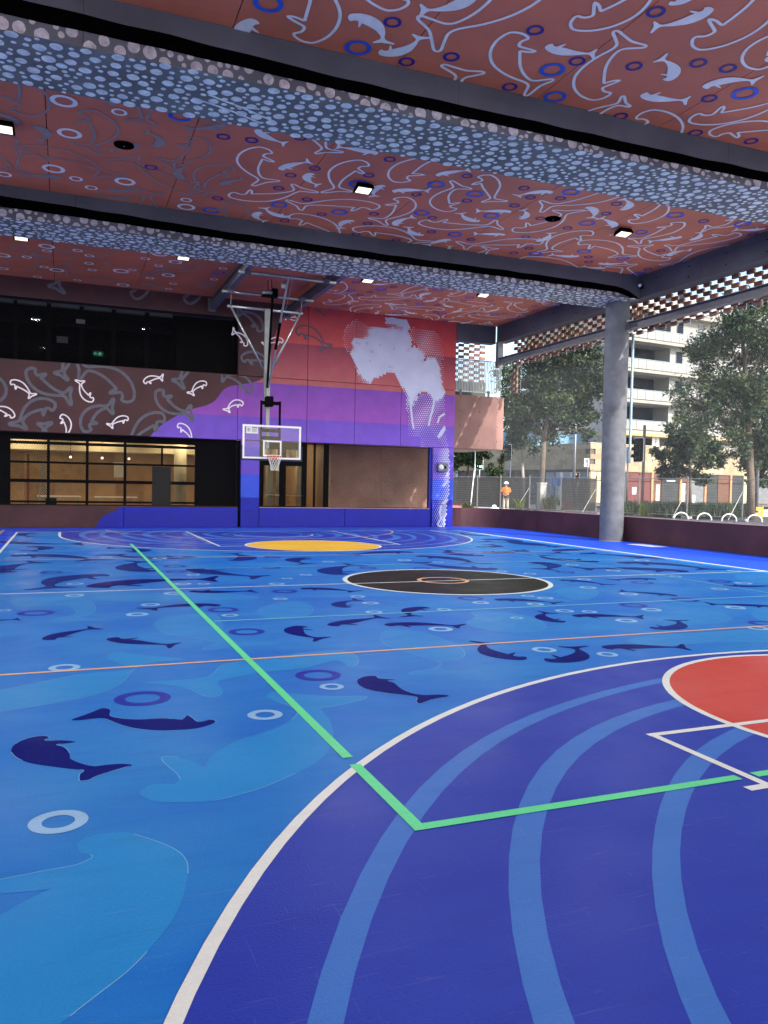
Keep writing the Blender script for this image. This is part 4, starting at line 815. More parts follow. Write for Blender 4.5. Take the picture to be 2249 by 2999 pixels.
for x, y, lab in ((1.045, 16.657, 'black round ceiling speaker left of the middle floodlight'), (11.018, 16.74, 'black round ceiling speaker right of the middle floodlight'), (11.0, 23.4, 'black round ceiling speaker half hidden behind the farther dotted beam'), (1.05, 22.6, 'black round ceiling speaker at the left behind the farther dotted beam')):
    if sp_ is None:
        sp_ = thing('ceiling_speaker', (0, 0, 0), lab, 'speaker', 'round ceiling speakers')
        MB().lathe([(0, -.03), (.17, -.03), (.19, -.022), (.195, -.001)], (0, 0, 0), 28).build('grille', M_blackp, sp_); MB().sphere((0, 0, -.032), .012, 8, 4).build('badge', M_metal, sp_)
        sp_.location = (x, y, ZC)
    else: copytree(sp_, (x, y, ZC), lab)
sc_ = thing('security_camera', (16.3, 19.95, 7.95), 'small security camera in the corner where the farther beam meets the edge beam', 'camera')
MB().box(16.36, 16.42, 19.96, 20.03, 7.85, 8.0).build('mount', M_steel, sc_); MB().tube([(16.33, 19.95, 7.9), (16.22, 19.85, 7.86)], .045, 10).build('body', M_whitep, sc_); MB().sphere((16.33, 19.9, 7.84), .06, 12, 6).build('dome', M_frame, sc_)

# ================================================================== BASKETBALL BACKSTOP
for x, lab in ((4.86, 'left steel beam under the ceiling carrying the basketball frame'), (7.62, 'right steel beam under the ceiling carrying the basketball frame')):
    t = thing('steel_beam', (x, 25, 7.76), lab, 'beam', )
    for nm, bx in (('flange', (x-.09, x+.09, 7.76, 7.775)), ('web', (x-.006, x+.006, 7.775, 8.10)), ('flange', (x-.09, x+.09, 8.10, 8.115))): MB().box(bx[0], bx[1], 21.56, 28.85, bx[2], bx[3]).build(nm, M_steel, t)
    MB().box(x-.16, x+.10, 28.83, 28.865, 7.70, 8.16).build('end_plate', M_steel, t)
bh = thing('basketball_hoop', (6.12, 25.2, 2.3), 'ceiling hung basketball backboard with orange rim and steel tube frame', 'basketball hoop')
yA, yB, zP = 23.05, 25.62, 7.70
for y, x0, x1 in ((yA, 4.62, 7.55), (yB, 4.60, 7.62)):
    MB().tube([(x0, y, zP), (x1, y, zP)], .048, 14).build('support_pipe', M_metal, bh, smooth=True)
    for x in (4.86, 7.24): MB().box(x-.09, x+.09, y-.07, y+.07, zP-.055, zP+.06).build('clamp', M_steel, bh)
MB().tube([(4.80, 25.75, 7.27), (7.30, 25.75, 7.27)], .045, 14).build('cross_pipe', M_metal, bh, smooth=True)
for x in (4.9, 7.22): MB().tube([(x, yB, zP), (x, 25.7, 7.27)], .018, 8).build('hinge_link', M_steel, bh)
MB().box(6.0, 6.2, 25.6, 25.7, 4.0, 7.28).build('mast', mat('mast_grey', (.27, .285, .285), .45, .12, 6, metal=.4, stain=.15), bh, bevel=.012)
MB().box(6.05, 6.17, 25.5, 25.6, 2.75, 5.2).build('lower_mast', MATS['mast_grey'], bh, bevel=.01)
for x, x2 in ((4.93, 6.0), (7.2, 6.22)): MB().tube([(x, 25.75, 7.24), (x2, 25.65, 5.28)], .035, 10).build('brace', M_metal, bh, smooth=True)
MB().tube([(6.10, yA+.1, 7.68), (6.16, 24.3, 6.55)], .03, 10).build('fold_arm', M_metal, bh); MB().tube([(6.16, 24.25, 6.6), (6.15, 24.75, 5.85)], .045, 10).build('arm_sleeve', M_frame, bh); MB().tube([(6.15, 24.7, 5.9), (6.12, 25.5, 4.75)], .03, 10).build('fold_arm', M_metal, bh)
MB().bar((6.08, 24.95, 7.62), (6.08, 25.5, 4.72), .07, .05, (0, 1, 0)).build('lift_strap', M_frame, bh)
MB().tube([(5.72, 24.82, 7.60), (6.02, 24.82, 7.62)], .085, 14).build('motor', mat('motor', (.25, .25, .26), .4, metal=.5), bh, smooth=True)
MB().box(5.7, 6.2, 24.72, 24.95, 7.48, 7.53).build('motor_plate', M_frame, bh); MB().box(6.02, 6.2, 24.74, 24.92, 7.5, 7.75).build('gearbox', M_frame, bh)
MB().tube([(5.9, 24.8, 7.7), (5.86, 24.7, 7.95), (5.98, 24.7, 8.0), (6.0, 24.75, 7.75)], .014, 6).build('cable', M_frame, bh)
MB().lathe([(0, -.12), (.06, -.1), (.08, 0), (.06, .1), (0, .12)], (6.1, 23.7, 7.62), 12).build('pulley', M_metal, bh)
MB().tube([(6.22, 23.1, 7.66), (6.25, 24.0, 6.9)], .008, 5).build('chain', M_metal, bh)
# height adjuster and backboard
for x in (5.83, 6.44): MB().box(x-.03, x+.03, 25.2, 25.26, 2.5, 4.27).build('adjuster_rail', M_frame, bh)
for z in (4.2, 3.32, 3.08): MB().box(5.83, 6.44, 25.19, 25.27, z-.055, z+.055).build('adjuster_bar', M_frame, bh)
MB().box(6.0, 6.22, 25.2, 25.5, 4.1, 4.42).build('hinge_block', M_frame, bh)
bx0, bx1, bz0, bz1, by = 5.19, 7.09, 2.40, 3.47, 25.0
MB().box(bx0+.05, bx1-.05, by-.006, by+.006, bz0+.05, bz1-.05).build('board_glass', G_board, bh)
mb = MB().box(bx0, bx1, by-.02, by+.03, bz1-.06, bz1).box(bx0, bx1, by-.02, by+.03, bz0, bz0+.055).box(bx0, bx0+.06, by-.02, by+.03, bz0+.055, bz1-.06).box(bx1-.06, bx1, by-.02, by+.03, bz0+.055, bz1-.06); mb.build('board_frame', M_whitep, bh)
mb = MB().box(5.85, 6.45, by-.012, by-.008, 2.94, 2.99).box(5.85, 6.45, by-.012, by-.008, 2.48, 2.53).box(5.85, 5.9, by-.012, by-.008, 2.53, 2.94).box(6.40, 6.45, by-.012, by-.008, 2.53, 2.94); mb.build('target_square', M_whitep, bh)
M_pad = mat('navy_padding', (.006, .012, .045), .55, .1)
mb = MB().box(bx0-.05, bx1+.05, by-.035, by+.045, bz0-.06, bz0-.001).box(bx0-.05, bx0-.001, by-.035, by+.045, bz0-.0, bz0+.42).box(bx1+.001, bx1+.05, by-.035, by+.045, bz0, bz0+.42); mb.build('edge_padding', M_pad, bh, bevel=.012)
MB().box(5.30, 5.68, by-.014, by-.009, 3.19, 3.40).build('warning_label', mat('label_white', (.75, .75, .76), .6, 0), bh)
mb = ring_mb((5.385, 3.305), .052, .062, 'wall', YW-by+.0155, 24); mb.bar((5.345, by-.0155, 3.345), (5.425, by-.0155, 3.265), .002, .008, (0, 1, 0)); mb.box(5.48, 5.66, by-.017, by-.0145, 3.365, 3.385)
mb.add([(5.37,by-.0157,3.345),(5.392,by-.0157,3.345),(5.398,by-.0157,3.31),(5.41,by-.0157,3.27),(5.395,by-.0157,3.27),(5.383,by-.0157,3.295),(5.368,by-.0157,3.27),(5.355,by-.0157,3.275),(5.372,by-.0157,3.305)], [tuple(range(9))])
for k in range(5): mb.box(5.48, 5.66-.02*(k % 2), by-.017, by-.0145, 3.335-.025*k, 3.343-.025*k)
mb.build('label_print', mat('print_black', (.03, .03, .03), .6, 0), bh)
M_rim = mat('rim_red', (.55, .035, .02), .4, .05)
rc = (6.15, 24.66, 2.48); mb = MB(); mb.tube([(rc[0]+.228*math.cos(2*math.pi*i/28), rc[1]+.228*math.sin(2*math.pi*i/28), rc[2]) for i in range(29)], .011, 8)
rim = mb.build('rim', M_rim, bh, smooth=True)
MB().box(6.05, 6.25, rc[1]+.215, by-.01, 2.40, 2.485).box(6.0, 6.3, by-.03, by-.013, 2.34, 2.5).build('rim_bracket', M_rim, rim)
mb = MB(); nn = 12; rad = [.225, .2, .172, .148, .125, .118, .125]
for k in range(nn):
    for s in (1, -1):
        pts = []
        for j, r in enumerate(rad):
            a = 2*math.pi*(k+s*j*.5)/nn; pts.append((rc[0]+r*math.cos(a)+.006*math.sin(j*3+k), rc[1]+r*math.sin(a), rc[2]-.075*j-.008*random.random()))
        mb.tube(pts, .0055, 5, cap=False)
mb.build('net', mat('net_white', (.82, .8, .74), .7, .05), rim)

# ================================================================== OUTSIDE
GZ = .08
ground = tag(MB().add([(-500, -500, GZ-.30), (900, -500, GZ-.30), (900, 900, GZ-.30), (-500, 900, GZ-.30)], [(0, 1, 2, 3)]).build('ground', mat('ground_paving', (.44, .42, .38), .85, .15, .8, .2, 20, stain=.2)), kind='structure')
tag(MB().add([(16.87, -60, GZ), (30.5, -60, GZ), (30.5, 120, GZ), (16.87, 120, GZ)], [(0, 1, 2, 3)]).build('pavement', mat('footpath', (.44, .41, .37), .85, .12, 1.2, .2, 25, stain=.15)), kind='structure')
tag(MB().box(30.5, 30.65, -60, 120, -.3, GZ+.02).build('kerb', M_conc), kind='structure')
tag(MB().add([(30.65, -60, GZ-.12), (44.6, -60, GZ-.12), (44.6, 120, GZ-.12), (30.65, 120, GZ-.12)], [(0, 1, 2, 3)]).build('road', mat('asphalt', (.06, .06, .062), .85, .15, 2, .3, 60)), kind='structure')

# --- temporary fence
FA, FB = atz(1331, 56, .15), atz(2262, 41.5, .15)
def fence_at(u):
    """where pixel column u meets the fence line"""
    d = ray(u, 1430); a, b = FA[:2], FB[:2]; M = np.array([[d[0], -(b-a)[0]], [d[1], -(b-a)[1]]]); t, s = np.linalg.solve(M, a); return np.array([d[0]*t, d[1]*t])
M_cloth = bpy.data.materials.new('shade_cloth'); M_cloth.use_nodes = True; n_ = M_cloth.node_tree; b_ = n_.nodes['Principled BSDF']; b_.inputs['Base Color'].default_value = (.075, .066, .056, 1); b_.inputs['Roughness'].default_value = .9; b_.inputs['Alpha'].default_value = .9
M_gal = mat('fence_gal', (.24, .24, .23), .55, .1, 5, metal=.5)
fposts = [(1320, 1398, 1), (1398, 1466, 1), (1466, 1551, 1), (1551, 1643, 2), (1643, 1746, 1), (1746, 1872, 0), (1872, 2013, 0), (2013, 2176, 0), (2176, 2300, 0)]
for i, (u0, u1, cl_) in enumerate(fposts):
    a, b = fence_at(u0+1), fence_at(u1-1); a = np.array([*a, .15]); b = np.array([*b, .15]); d = (b-a)/np.linalg.norm(b-a); nn_ = np.array([-d[1], d[0], 0])
    if nn_[0] > 0: nn_ = -nn_
    where = ['at the far left beside the painted pier', 'with the leaning white stake', 'right behind the worker', 'with the stone post behind it', 'left of the walking sign', 'just behind the concrete column', 'with open mesh, right of the column', 'with open mesh in front of the small tree', 'with open mesh at the right picture edge'][i]
    t = thing('fence_panel', tuple((a+b)/2), ('shade cloth covered ' if cl_ else '')+'temporary wire fence panel '+where, 'fence', 'temporary fence panels along the footpath')
    zt = 2.32
    mb = MB()
    for q in (a, b): mb.tube([q, q+[0, 0, zt-.15+.12]], .024, 8)
    mb.tube([a+[0, 0, zt-.15], b+[0, 0, zt-.15]], .02, 8); mb.tube([a+[0, 0, .12], b+[0, 0, .12]], .02, 8); mb.build('frame', M_gal, t)
    L0 = np.linalg.norm(b-a); mb = MB()
    for k in range(1, int(L0/.09)): mb.tube([a+d*.09*k+[0, 0, .12], a+d*.09*k+[0, 0, zt-.15]], .0035, 4, cap=False)
    for k in range(1, 12): mb.tube([a+[0, 0, .12+k*.155], b+[0, 0, .12+k*.155]], .0035, 4, cap=False)
    tag(mb.build('wire_infill', M_gal, t), kind='stuff')
    if cl_ == 1:
        nx, nz = 14, 5; vs = []
        for j in range(nz+1):
            for k in range(nx+1): p = a+(b-a)*k/nx; vs.append(tuple(p-nn_*.03+[0, 0, .15+(zt-.35)*j/nz]+nn_*.02*math.sin(k*1.9+j)))
        MB().add(vs, [(j*(nx+1)+k, j*(nx+1)+k+1, (j+1)*(nx+1)+k+1, (j+1)*(nx+1)+k) for j in range(nz) for k in range(nx)]).build('shade_cloth', M_cloth, t, smooth=True)
    if i in (2, 4, 6, 7): MB().tube([b+[0, 0, 1.5], b-d*.3+nn_*1.1], .02, 6).build('brace', M_gal, t)
    for q in (a, b): MB().box(q[0]-.12, q[0]+.12, q[1]-.3, q[1]+.3, GZ+.002, GZ+.13).build('foot_block', mat('foot_block', (.3, .3, .29), .8), t, bevel=.02)

# --- worker
def skin_body(name, J, E_, parent, m, sub=2):
    me = bpy.data.meshes.new(name); off = np.array(parent['_o']) if parent is not None else np.zeros(3)
    me.from_pydata([tuple(np.array(p)-off) for p, r in J], E_, []); me.materials.append(m)
    o = bpy.data.objects.new(name, me); COL.objects.link(o); o['_o'] = tuple(off)
    if parent is not None: o.parent = parent
    sk = o.modifiers.new('skin', 'SKIN'); sk.use_smooth_shade = True
    for i, (p, r) in enumerate(J):
        rr = r if isinstance(r, tuple) else (r, r); me.skin_vertices[0].data[i].radius = rr; me.skin_vertices[0].data[i].use_root = i == 0
    ss = o.modifiers.new('sub', 'SUBSURF'); ss.levels = sub; ss.render_levels = sub
    return o
pp_ = fence_at(1482); pp_ = pp_*(50.5/ (np.array([*pp_, 0])@FW+0)); PB = np.array([pp_[0], pp_[1], .14])
per = thing('person', tuple(PB), 'worker in white hard hat and orange and navy work shirt standing behind the parapet', 'person')
fx, fy = -PB[0]/np.linalg.norm(PB[:2]), -PB[1]/np.linalg.norm(PB[:2]); fwd_ = np.array([fx, fy, 0]); sid = np.array([-fy, fx, 0])
def W3(s, f, z): return PB+sid*s+fwd_*f+np.array([0, 0, z])
J = [(W3(0,0,.95), (.15,.12)), (W3(0,0,1.15), (.145,.11)), (W3(0,0,1.38), (.16,.115)), (W3(0,0,1.5), (.075,.075)), (W3(0,.02,1.58), (.062,.065)), (W3(0,.03,1.68), (.075,.095)), (W3(0,.02,1.78), (.055,.07)),
     (W3(.19,0,1.43), .065), (W3(.27,-.02,1.17), .05), (W3(.13,.2,1.05), .036), (W3(.05,.24,1.03), (.03,.02)), (W3(-.19,0,1.43), .065), (W3(-.27,-.02,1.17), .05), (W3(-.13,.2,1.03), .036), (W3(-.05,.24,1.0), (.03,.02)),
     (W3(.10,0,.88), .095), (W3(.115,.02,.5), .065), (W3(.12,-.01,.1), .045), (W3(.13,.16,.04), .038), (W3(-.10,0,.88), .095), (W3(-.115,.02,.5), .065), (W3(-.12,-.01,.1), .045), (W3(-.13,.16,.04), .038)]
E_ = [(0,1),(1,2),(2,3),(3,4),(4,5),(5,6),(2,7),(7,8),(8,9),(9,10),(2,11),(11,12),(12,13),(13,14),(0,15),(15,16),(16,17),(17,18),(0,19),(19,20),(20,21),(21,22)]
for hi_, sg in ((10, -1), (14, 1)):      # five fingers on each hand
    base = J[hi_][0]
    for k, (du, ln) in enumerate(((-.03, .06), (-.012, .075), (.006, .08), (.024, .065))):
        k0 = len(J); J.append((base+sid*sg*.03+np.array([0, 0, du]), .009)); J.append((base+sid*sg*(.03+ln*.6)+fwd_*.012+np.array([0, 0, du-.004]), .008)); J.append((base+sid*sg*(.03+ln)-fwd_*.01+np.array([0, 0, du-.01]), .007)); E_ += [(hi_, k0), (k0, k0+1), (k0+1, k0+2)]
    k0 = len(J); J.append((base+fwd_*.02+np.array([0, 0, .04]), .01)); J.append((base+sid*sg*.03+fwd_*.03+np.array([0, 0, .055]), .009)); E_ += [(hi_, k0), (k0, k0+1)]
body = skin_body('body', J, E_, per, mat('skin', (.42, .22, .15), .6, .05))
MB().sphere(tuple(W3(0, .125, 1.665)), .02, 8, 6, (.7, 1, 1.3)).build('nose', MATS['skin'], body)
for s in (1, -1): MB().sphere(tuple(W3(s*.078, .02, 1.67)), .025, 8, 6, (.6, .8, 1.2)).build('ear', MATS['skin'], body)
for s in (1, -1): MB().sphere(tuple(W3(s*.03, .115, 1.69)), .011, 8, 6).build('eye', mat('eye_dark', (.03, .02, .02), .5), body)
MB().box(*(lambda c: (c[0]-.02, c[0]+.02, c[1]-.01, c[1]+.01, c[2]-.004, c[2]+.004))(W3(0, .118, 1.62))).build('mouth', MATS['eye_dark'], body)
or_ = mat('hi_vis_orange', (.85, .16, .02), .7, .08, 8, emit=None); nv_ = mat('navy_cloth', (.012, .014, .035), .8, .1, 8)
def torso(name, prof, m):
    mb = MB(); n = 24
    for z, a, b in prof:
        for k in range(n): q = 2*math.pi*k/n; mb.v.append(tuple(W3(a*math.cos(q)*(1+.03*math.sin(5*q+z*9)), b*math.sin(q), z)))
    for r_ in range(len(prof)-1):
        for k in range(n): mb.f.append((r_*n+k, r_*n+(k+1) % n, (r_+1)*n+(k+1) % n, (r_+1)*n+k))
    return mb.build(name, m, per, smooth=True)
torso('shirt_top', [(1.115,.205,.158),(1.25,.21,.16),(1.36,.215,.16),(1.44,.2,.14),(1.49,.13,.105),(1.525,.085,.085),(1.515,.07,.07)], or_)
torso('shirt_lower', [(.80,.24,.2),(.88,.235,.195),(1.0,.218,.172),(1.12,.204,.157)], nv_)
for s in (1, -1): skin_body('short_sleeve', [(W3(s*.15,0,1.43), .095), (W3(s*.2,0,1.42), .092), (W3(s*.25,-.014,1.28), .08), (W3(s*.264,-.018,1.16), .078)], [(0,1),(1,2),(2,3)], per, or_)
for s in (1, -1): skin_body('sleeve', [(W3(s*.258,-.015,1.24), .07), (W3(s*.27,-.02,1.16), .066), (W3(s*.17,.15,1.07), .05)], [(0,1),(1,2)], per, nv_)
skin_body('trousers', [(W3(0,0,.84), (.165,.13)), (W3(.10,0,.84), .112), (W3(.115,.02,.5), .088), (W3(.12,-.01,.03), .075), (W3(-.10,0,.84), .112), (W3(-.115,.02,.5), .088), (W3(-.12,-.01,.03), .075)], [(0,1),(1,2),(2,3),(0,4),(4,5),(5,6)], per, mat('khaki', (.42, .36, .28), .8, .1, 8))
for s in (1, -1): skin_body('boot', [(W3(s*.12,-.03,.12), .06), (W3(s*.125,.0,.05), .058), (W3(s*.13,.17,.045), .05)], [(0,1),(1,2)], per, nv_)
hh_ = W3(0, .02, 1.72)
hat_prof = [(.172, 0), (.168, .012), (.135, .02), (.132, .06), (.115, .115), (.07, .15), (0, .16)]
MB().lathe(hat_prof, hh_, 20).build('hard_hat', mat('helmet_white', (.85, .85, .84), .35, .02), per, smooth=True)
hp = atz(1447, 49, .36); solo('hard_hat', MB().lathe([(.175, 0), (.17, .012), (.14, .02), (.137, .07), (.12, .125), (.07, .165), (0, .175)], (hp[0], hp[1], .375), 20).lathe([(0, 0), (.3, 0), (.3, .29), (0, .292)], (hp[0], hp[1], GZ), 12), MATS['helmet_white'], 'white rounded cap showing just above the parapet left of the worker', 'hard hat', smooth=True)

# --- traffic lights, poles, signs
def traffic_light(u, D, ztop, hgt, label, yaw, lit=None, polew=.05, poletop=None, polem=None, du=0.):
    c = atz(u, D, ztop-hgt/2); b = np.array([c[0], c[1], GZ]); t = thing('traffic_light', tuple(b), label, 'traffic light')
    f0 = math.atan2(-c[0], -c[1])+yaw; f = np.array([math.sin(f0), math.cos(f0), 0]); s = np.array([f[1], -f[0], 0]); k = hgt/1.3
    P = lambda a, e, z: c+s*a*k+f*e*k+np.array([0, 0, z*k])
    def rr(wd, ht, r, e0, e1, hole=None):
        pts = [(sx*(wd-r)+r*math.cos(q), sz*(ht-r)+r*math.sin(q)) for sx, sz, q0 in ((1,1,0),(-1,1,90),(-1,-1,180),(1,-1,270)) for q in [R_(q0+30*j) for j in range(4)]]
        m = MB(); n = len(pts); m.add([P(a, e0, z) for a, z in pts]+[P(a, e1, z) for a, z in pts], [tuple(range(n)), tuple(range(n, 2*n))[::-1]]+[(i, n+i, n+(i+1) % n, (i+1) % n) for i in range(n)]); return m
    rr(.36, .66, .1, -.02, .0).build('border', M_whitep, t); rr(.325, .625, .085, .003, .02).build('target_board', M_frame, t)
    MB().add([P(a, e, z) for a, e, z in ((-.15,.02,-.55),(.15,.02,-.55),(.15,.17,-.55),(-.15,.17,-.55),(-.15,.02,.55),(.15,.02,.55),(.15,.17,.55),(-.15,.17,.55))], [(0,1,2,3),(4,7,6,5),(0,4,5,1),(1,5,6,2),(2,6,7,3),(3,7,4,0)]).build('housing', M_frame, t)
    for j, z in enumerate((.37, 0, -.37)):
        m = MB(); n = 14; v = []
        for e in (.17, .42):
            for i in range(n+1): q = R_(-20+220*i/n); v.append(P(.14*math.cos(q), e, z+.14*math.sin(q)))
        m.add(v, [(i, i+1, n+2+i, n+1+i) for i in range(n)]); m.build('visor', M_frame, t)
        on = lit == j; colr = ((.5, .02, .02), (.5, .3, .02), (.02, .5, .3))[j]
        m = MB(); m.add([P(.1*math.cos(2*math.pi*i/16), .176, z+.1*math.sin(2*math.pi*i/16)) for i in range(16)], [tuple(range(16))])
        m.build('lens', mat(f'lens_{j}_{on}', colr if on else tuple(q*.08 for q in colr), .3, 0, emit=((1, .1, .05), (1, .6, .1), (.1, 1, .6))[j] if on else None, es=6 if on else 0), t)
    pt = poletop or ztop; pb = b-f*.12+s*du
    MB().tube([pb, pb+[0, 0, pt-GZ]], polew, 10).build('pole', polem or M_metal, t, smooth=True)
    return t, P
tl, PP = traffic_light(1405, 82, 4.75, 1.3, 'green traffic light with dark board seen under the concrete balcony', 0, 2)
m = MB()
for a in (-.14, .16): m.add([PP(a+.11*math.cos(2*math.pi*i/12), .19, -.36+.11*math.sin(2*math.pi*i/12)) for i in range(12)], [tuple(range(12))])
m.build('lens', mat('lens_2_True', (.02, .5, .3)), tl)
traffic_light(1492, 66, 5.2, 1.3, 'unlit traffic light seen from the side above the worker', 1.15, None)
M_pole = mat('timber_pole', (.15, .12, .09), .8, .2, 8, stain=.2)
traffic_light(1870, 49, 4.85, 1.5, 'large traffic light on a timber pole just right of the concrete column', .75, None, .09, 5.6, M_pole, -.32)
traffic_light(1836, 50, 4.3, 1.0, 'dark traffic light half hidden behind the concrete column', 2.6, None)
traffic_light(1690, 72, 3.1, .75, 'small red traffic light low beside the walking sign', .5, 0)
t = thing('walking_sign', tuple(atz(1718, 58, GZ)), 'white pedestrian and bicycle sign on a thin post beside the column', 'sign')
c = atz(1718, 58, 3.55); MB().box(c[0]-.22, c[0]+.22, c[1]-.01, c[1]+.01, c[2]-.31, c[2]+.31).build('sign_plate', M_whitep, t, bevel=.005)
m = MB(); X0, Y0, Z0 = c[0], c[1]-.014, c[2]
m.sphere((X0, Y0, Z0+.22), .035, 10, 6, (1, .2, 1)); m.add([(X0+a, Y0, Z0+z) for a, z in ((-.04,.18),(.03,.18),(.07,.09),(.045,.08),(.03,.13),(.03,.06),(.06,-.03),(.03,-.035),(0,.03),(-.05,-.035),(-.075,-.03),(-.035,.06),(-.035,.13),(-.07,.09),(-.085,.1))], [tuple(range(15))])
for a in (-.08, .08): m.tube([(X0+a+.055*math.cos(2*math.pi*i/14), Y0, Z0-.2+.055*math.sin(2*math.pi*i/14)) for i in range(15)], .009, 4)
m.bar((X0-.08, Y0, Z0-.2), (X0-.02, Y0, Z0-.12), .006, .015, (0, 1, 0)); m.bar((X0-.02, Y0, Z0-.12), (X0+.06, Y0, Z0-.12), .006, .015, (0, 1, 0)); m.bar((X0+.08, Y0, Z0-.2), (X0+.05, Y0, Z0-.1), .006, .015, (0, 1, 0)); m.build('symbols', mat('print_black2', (.02, .02, .02), .6, 0), t)
q = atz(1718, 58, GZ); MB().tube([q, (q[0], q[1]+.03, 3.85)], .03, 8).build('post', M_metal, t)
for u, D, hgt, r, lab in ((1679, 68, 9.5, .12, 'tall grey street pole beside the left tree'), (2213, 47, 7.4, .12, 'pale street pole in front of the big right tree'), (1388, 57.5, 4.2, .05, 'thin grey post behind the far left fence')):
    q = atz(u, D, GZ); t = thing('street_pole', tuple(q), lab, 'pole'); MB().tube([q, (q[0], q[1], hgt)], r, 10, r*.7).build('shaft', M_metal, t, smooth=True); MB().box(q[0]-.2, q[0]+.2, q[1]-.2, q[1]+.2, GZ, GZ+.05).build('base_plate', M_steel, t)
q = fence_at(1388)*.985; solo('leaning_stake', MB().tube([(q[0]-.25, q[1], GZ), (q[0]+.1, q[1]+.2, 2.7)], .03, 6).sphere((q[0]+.1, q[1]+.2, 2.7), .04, 8, 5), M_whitep, 'pale leaning stake tied to the far left fence', 'stake')

# --- bike hoops, barriers, plants
bh_ = None
for u, lab in ((1994.5, 'white bike hoop nearest the concrete column'), (2062.4, 'white bike hoop second from the column'), (2135, 'white bike hoop third from the column'), (2209.6, 'white bike hoop in front of the yellow barrier')):
    c = atz(u, 43-(u-1994)*.008, GZ)
    if bh_ is None:
        bh_ = thing('bike_hoop', (0, 0, 0), lab, 'bike rack', 'bike hoops behind the parapet'); sx, sy = RT[0], RT[1]
        MB().tube([(-.38*sx, -.38*sy, 0)]+[(.38*math.cos(a)*sx, .38*math.cos(a)*sy, .04+.34*math.sin(a)) for a in [math.pi*(1-i/16) for i in range(17)]]+[(.38*sx, .38*sy, 0)], .035, 10).build('hoop', M_whitep, bh_, smooth=True)
        for k in (-1, 1): MB().lathe([(0, .012), (.08, .012), (.08, 0)], (k*.38*sx, k*.38*sy, 0), 14).build('flange', M_metal, bh_)
        bh_.location = c
    else: copytree(bh_, c, lab)
c = atz(2210, 45, GZ); t = thing('barrier', tuple(c), 'yellow plastic site barrier at the right edge behind the bike hoops', 'barrier'); M_yl = mat('barrier_yellow', (.75, .42, .02), .5, .1, 5); S2 = np.array([RT[0], RT[1], 0])
for z in (.3, .62): MB().bar(c-S2*.45+[0, 0, z], c+S2*.45+[0, 0, z], .05, .2).build('board', M_yl, t)
for k in (-.42, .42): MB().bar(c+S2*k+[0, 0, 0], c+S2*k+[0, 0, .8], .06, .06).build('leg', M_yl, t); MB().bar(c+S2*k+[-.2, -.1, .02], c+S2*k+[.2, .1, .02], .06, .04).build('foot', M_frame, t)
MB().bar(c+[0, 0, .5], c+[0, 0, 1.5], .08, .06).build('centre_post', M_frame, t)
c = atz(1658, 50.5, GZ); t = thing('site_sign', tuple(c), 'low red and white site sign leaning behind the parapet', 'sign'); M_rd = mat('sign_red', (.55, .03, .02), .5, .1, 5)
MB().bar(c-S2*.36+[0, 0, .45], c+S2*.36+[0, 0, .45], .02, .5, (0, 0, 1)).build('panel', M_rd, t)
for k in (-.4, .4): MB().tube([c+S2*k+[0, 0, 0], c+S2*k*.9+[0, 0, .78]], .02, 6).build('leg', M_gal, t)
m = MB()
for z in (.36, .47, .58): m.bar(c-S2*.26-np.array([FW[0], FW[1], 0])*.014+[0, 0, z], c+S2*(.1+.16*random.random())-np.array([FW[0], FW[1], 0])*.014+[0, 0, z], .004, .035)
m.build('lettering', M_whitep, t)
c = atz(1345, 52, GZ); t = thing('barrier_net', tuple(c), 'red plastic barrier net lying behind the parapet at the far left', 'barrier net'); m = MB()
for k in range(12): m.bar(c+S2*(-.5+.1*k)+[0, 0, .02], c+S2*(-.5+.1*k+.05)+[0, 0, .34], .01, .03)
for z in (.12, .22, .33): m.bar(c-S2*.55+[0, 0, z], c+S2*.65+[0, 0, z], .01, .03)
m.build('net', M_rd, t)
def leafmat(nm, c):
    m = mat(nm, c, .55, .3, 1.5, spec=.3); b = m.node_tree.nodes['Principled BSDF']
    try: b.inputs['Transmission Weight'].default_value = 0
    except KeyError: pass
    return m
LV = [leafmat('leaf_dark', (.016, .032, .016)), leafmat('leaf_mid', (.032, .058, .022)), leafmat('leaf_light', (.085, .11, .03)), leafmat('leaf_olive', (.045, .055, .024))]
M_bark = mat('bark', (.13, .10, .075), .9, .25, 6, .6, 20, stain=.3); M_bark2 = mat('pale_bark', (.34, .31, .27), .85, .2, 6, .4, 20, stain=.3)
def leaves(clumps, count, ln, wd, mats, name, parent, droop=.6):
    mb = MB(); idx = []; wsum = np.array([c[3]**2 for c in clumps]); wsum = wsum/wsum.sum(); pick = rng.choice(len(clumps), count, p=wsum); off = np.array(parent['_o'])
    tone = [random.random() for _ in clumps]
    for k in pick:
        cx, cy, cz, r = clumps[k]; v = rng.normal(size=3); v /= np.linalg.norm(v); p = np.array([cx, cy, cz])+rng.normal(size=3)*r*.62*np.array([1, 1, .85])
        d = rng.normal(size=3); d[2] = d[2]*.5-droop; d /= np.linalg.norm(d); s = np.cross(d, rng.normal(size=3)); s /= np.linalg.norm(s)+1e-9
        l_, w_ = ln*rng.uniform(.6, 1.3), wd*rng.uniform(.7, 1.3)
        mb.add([p-d*l_*.5, p+s*w_*.5, p+d*l_*.5, p-s*w_*.5], [(0, 1, 2, 3)])
        q = tone[k]*.6+rng.random()*.4; idx.append(0 if q < .38 else 1 if q < .68 else 3 if q < .8 else 2)
    o = mb.build(name, mats[0], parent)
    for m_ in mats[1:]: o.data.materials.append(m_)
    o.data.polygons.foreach_set('material_index', idx); return o
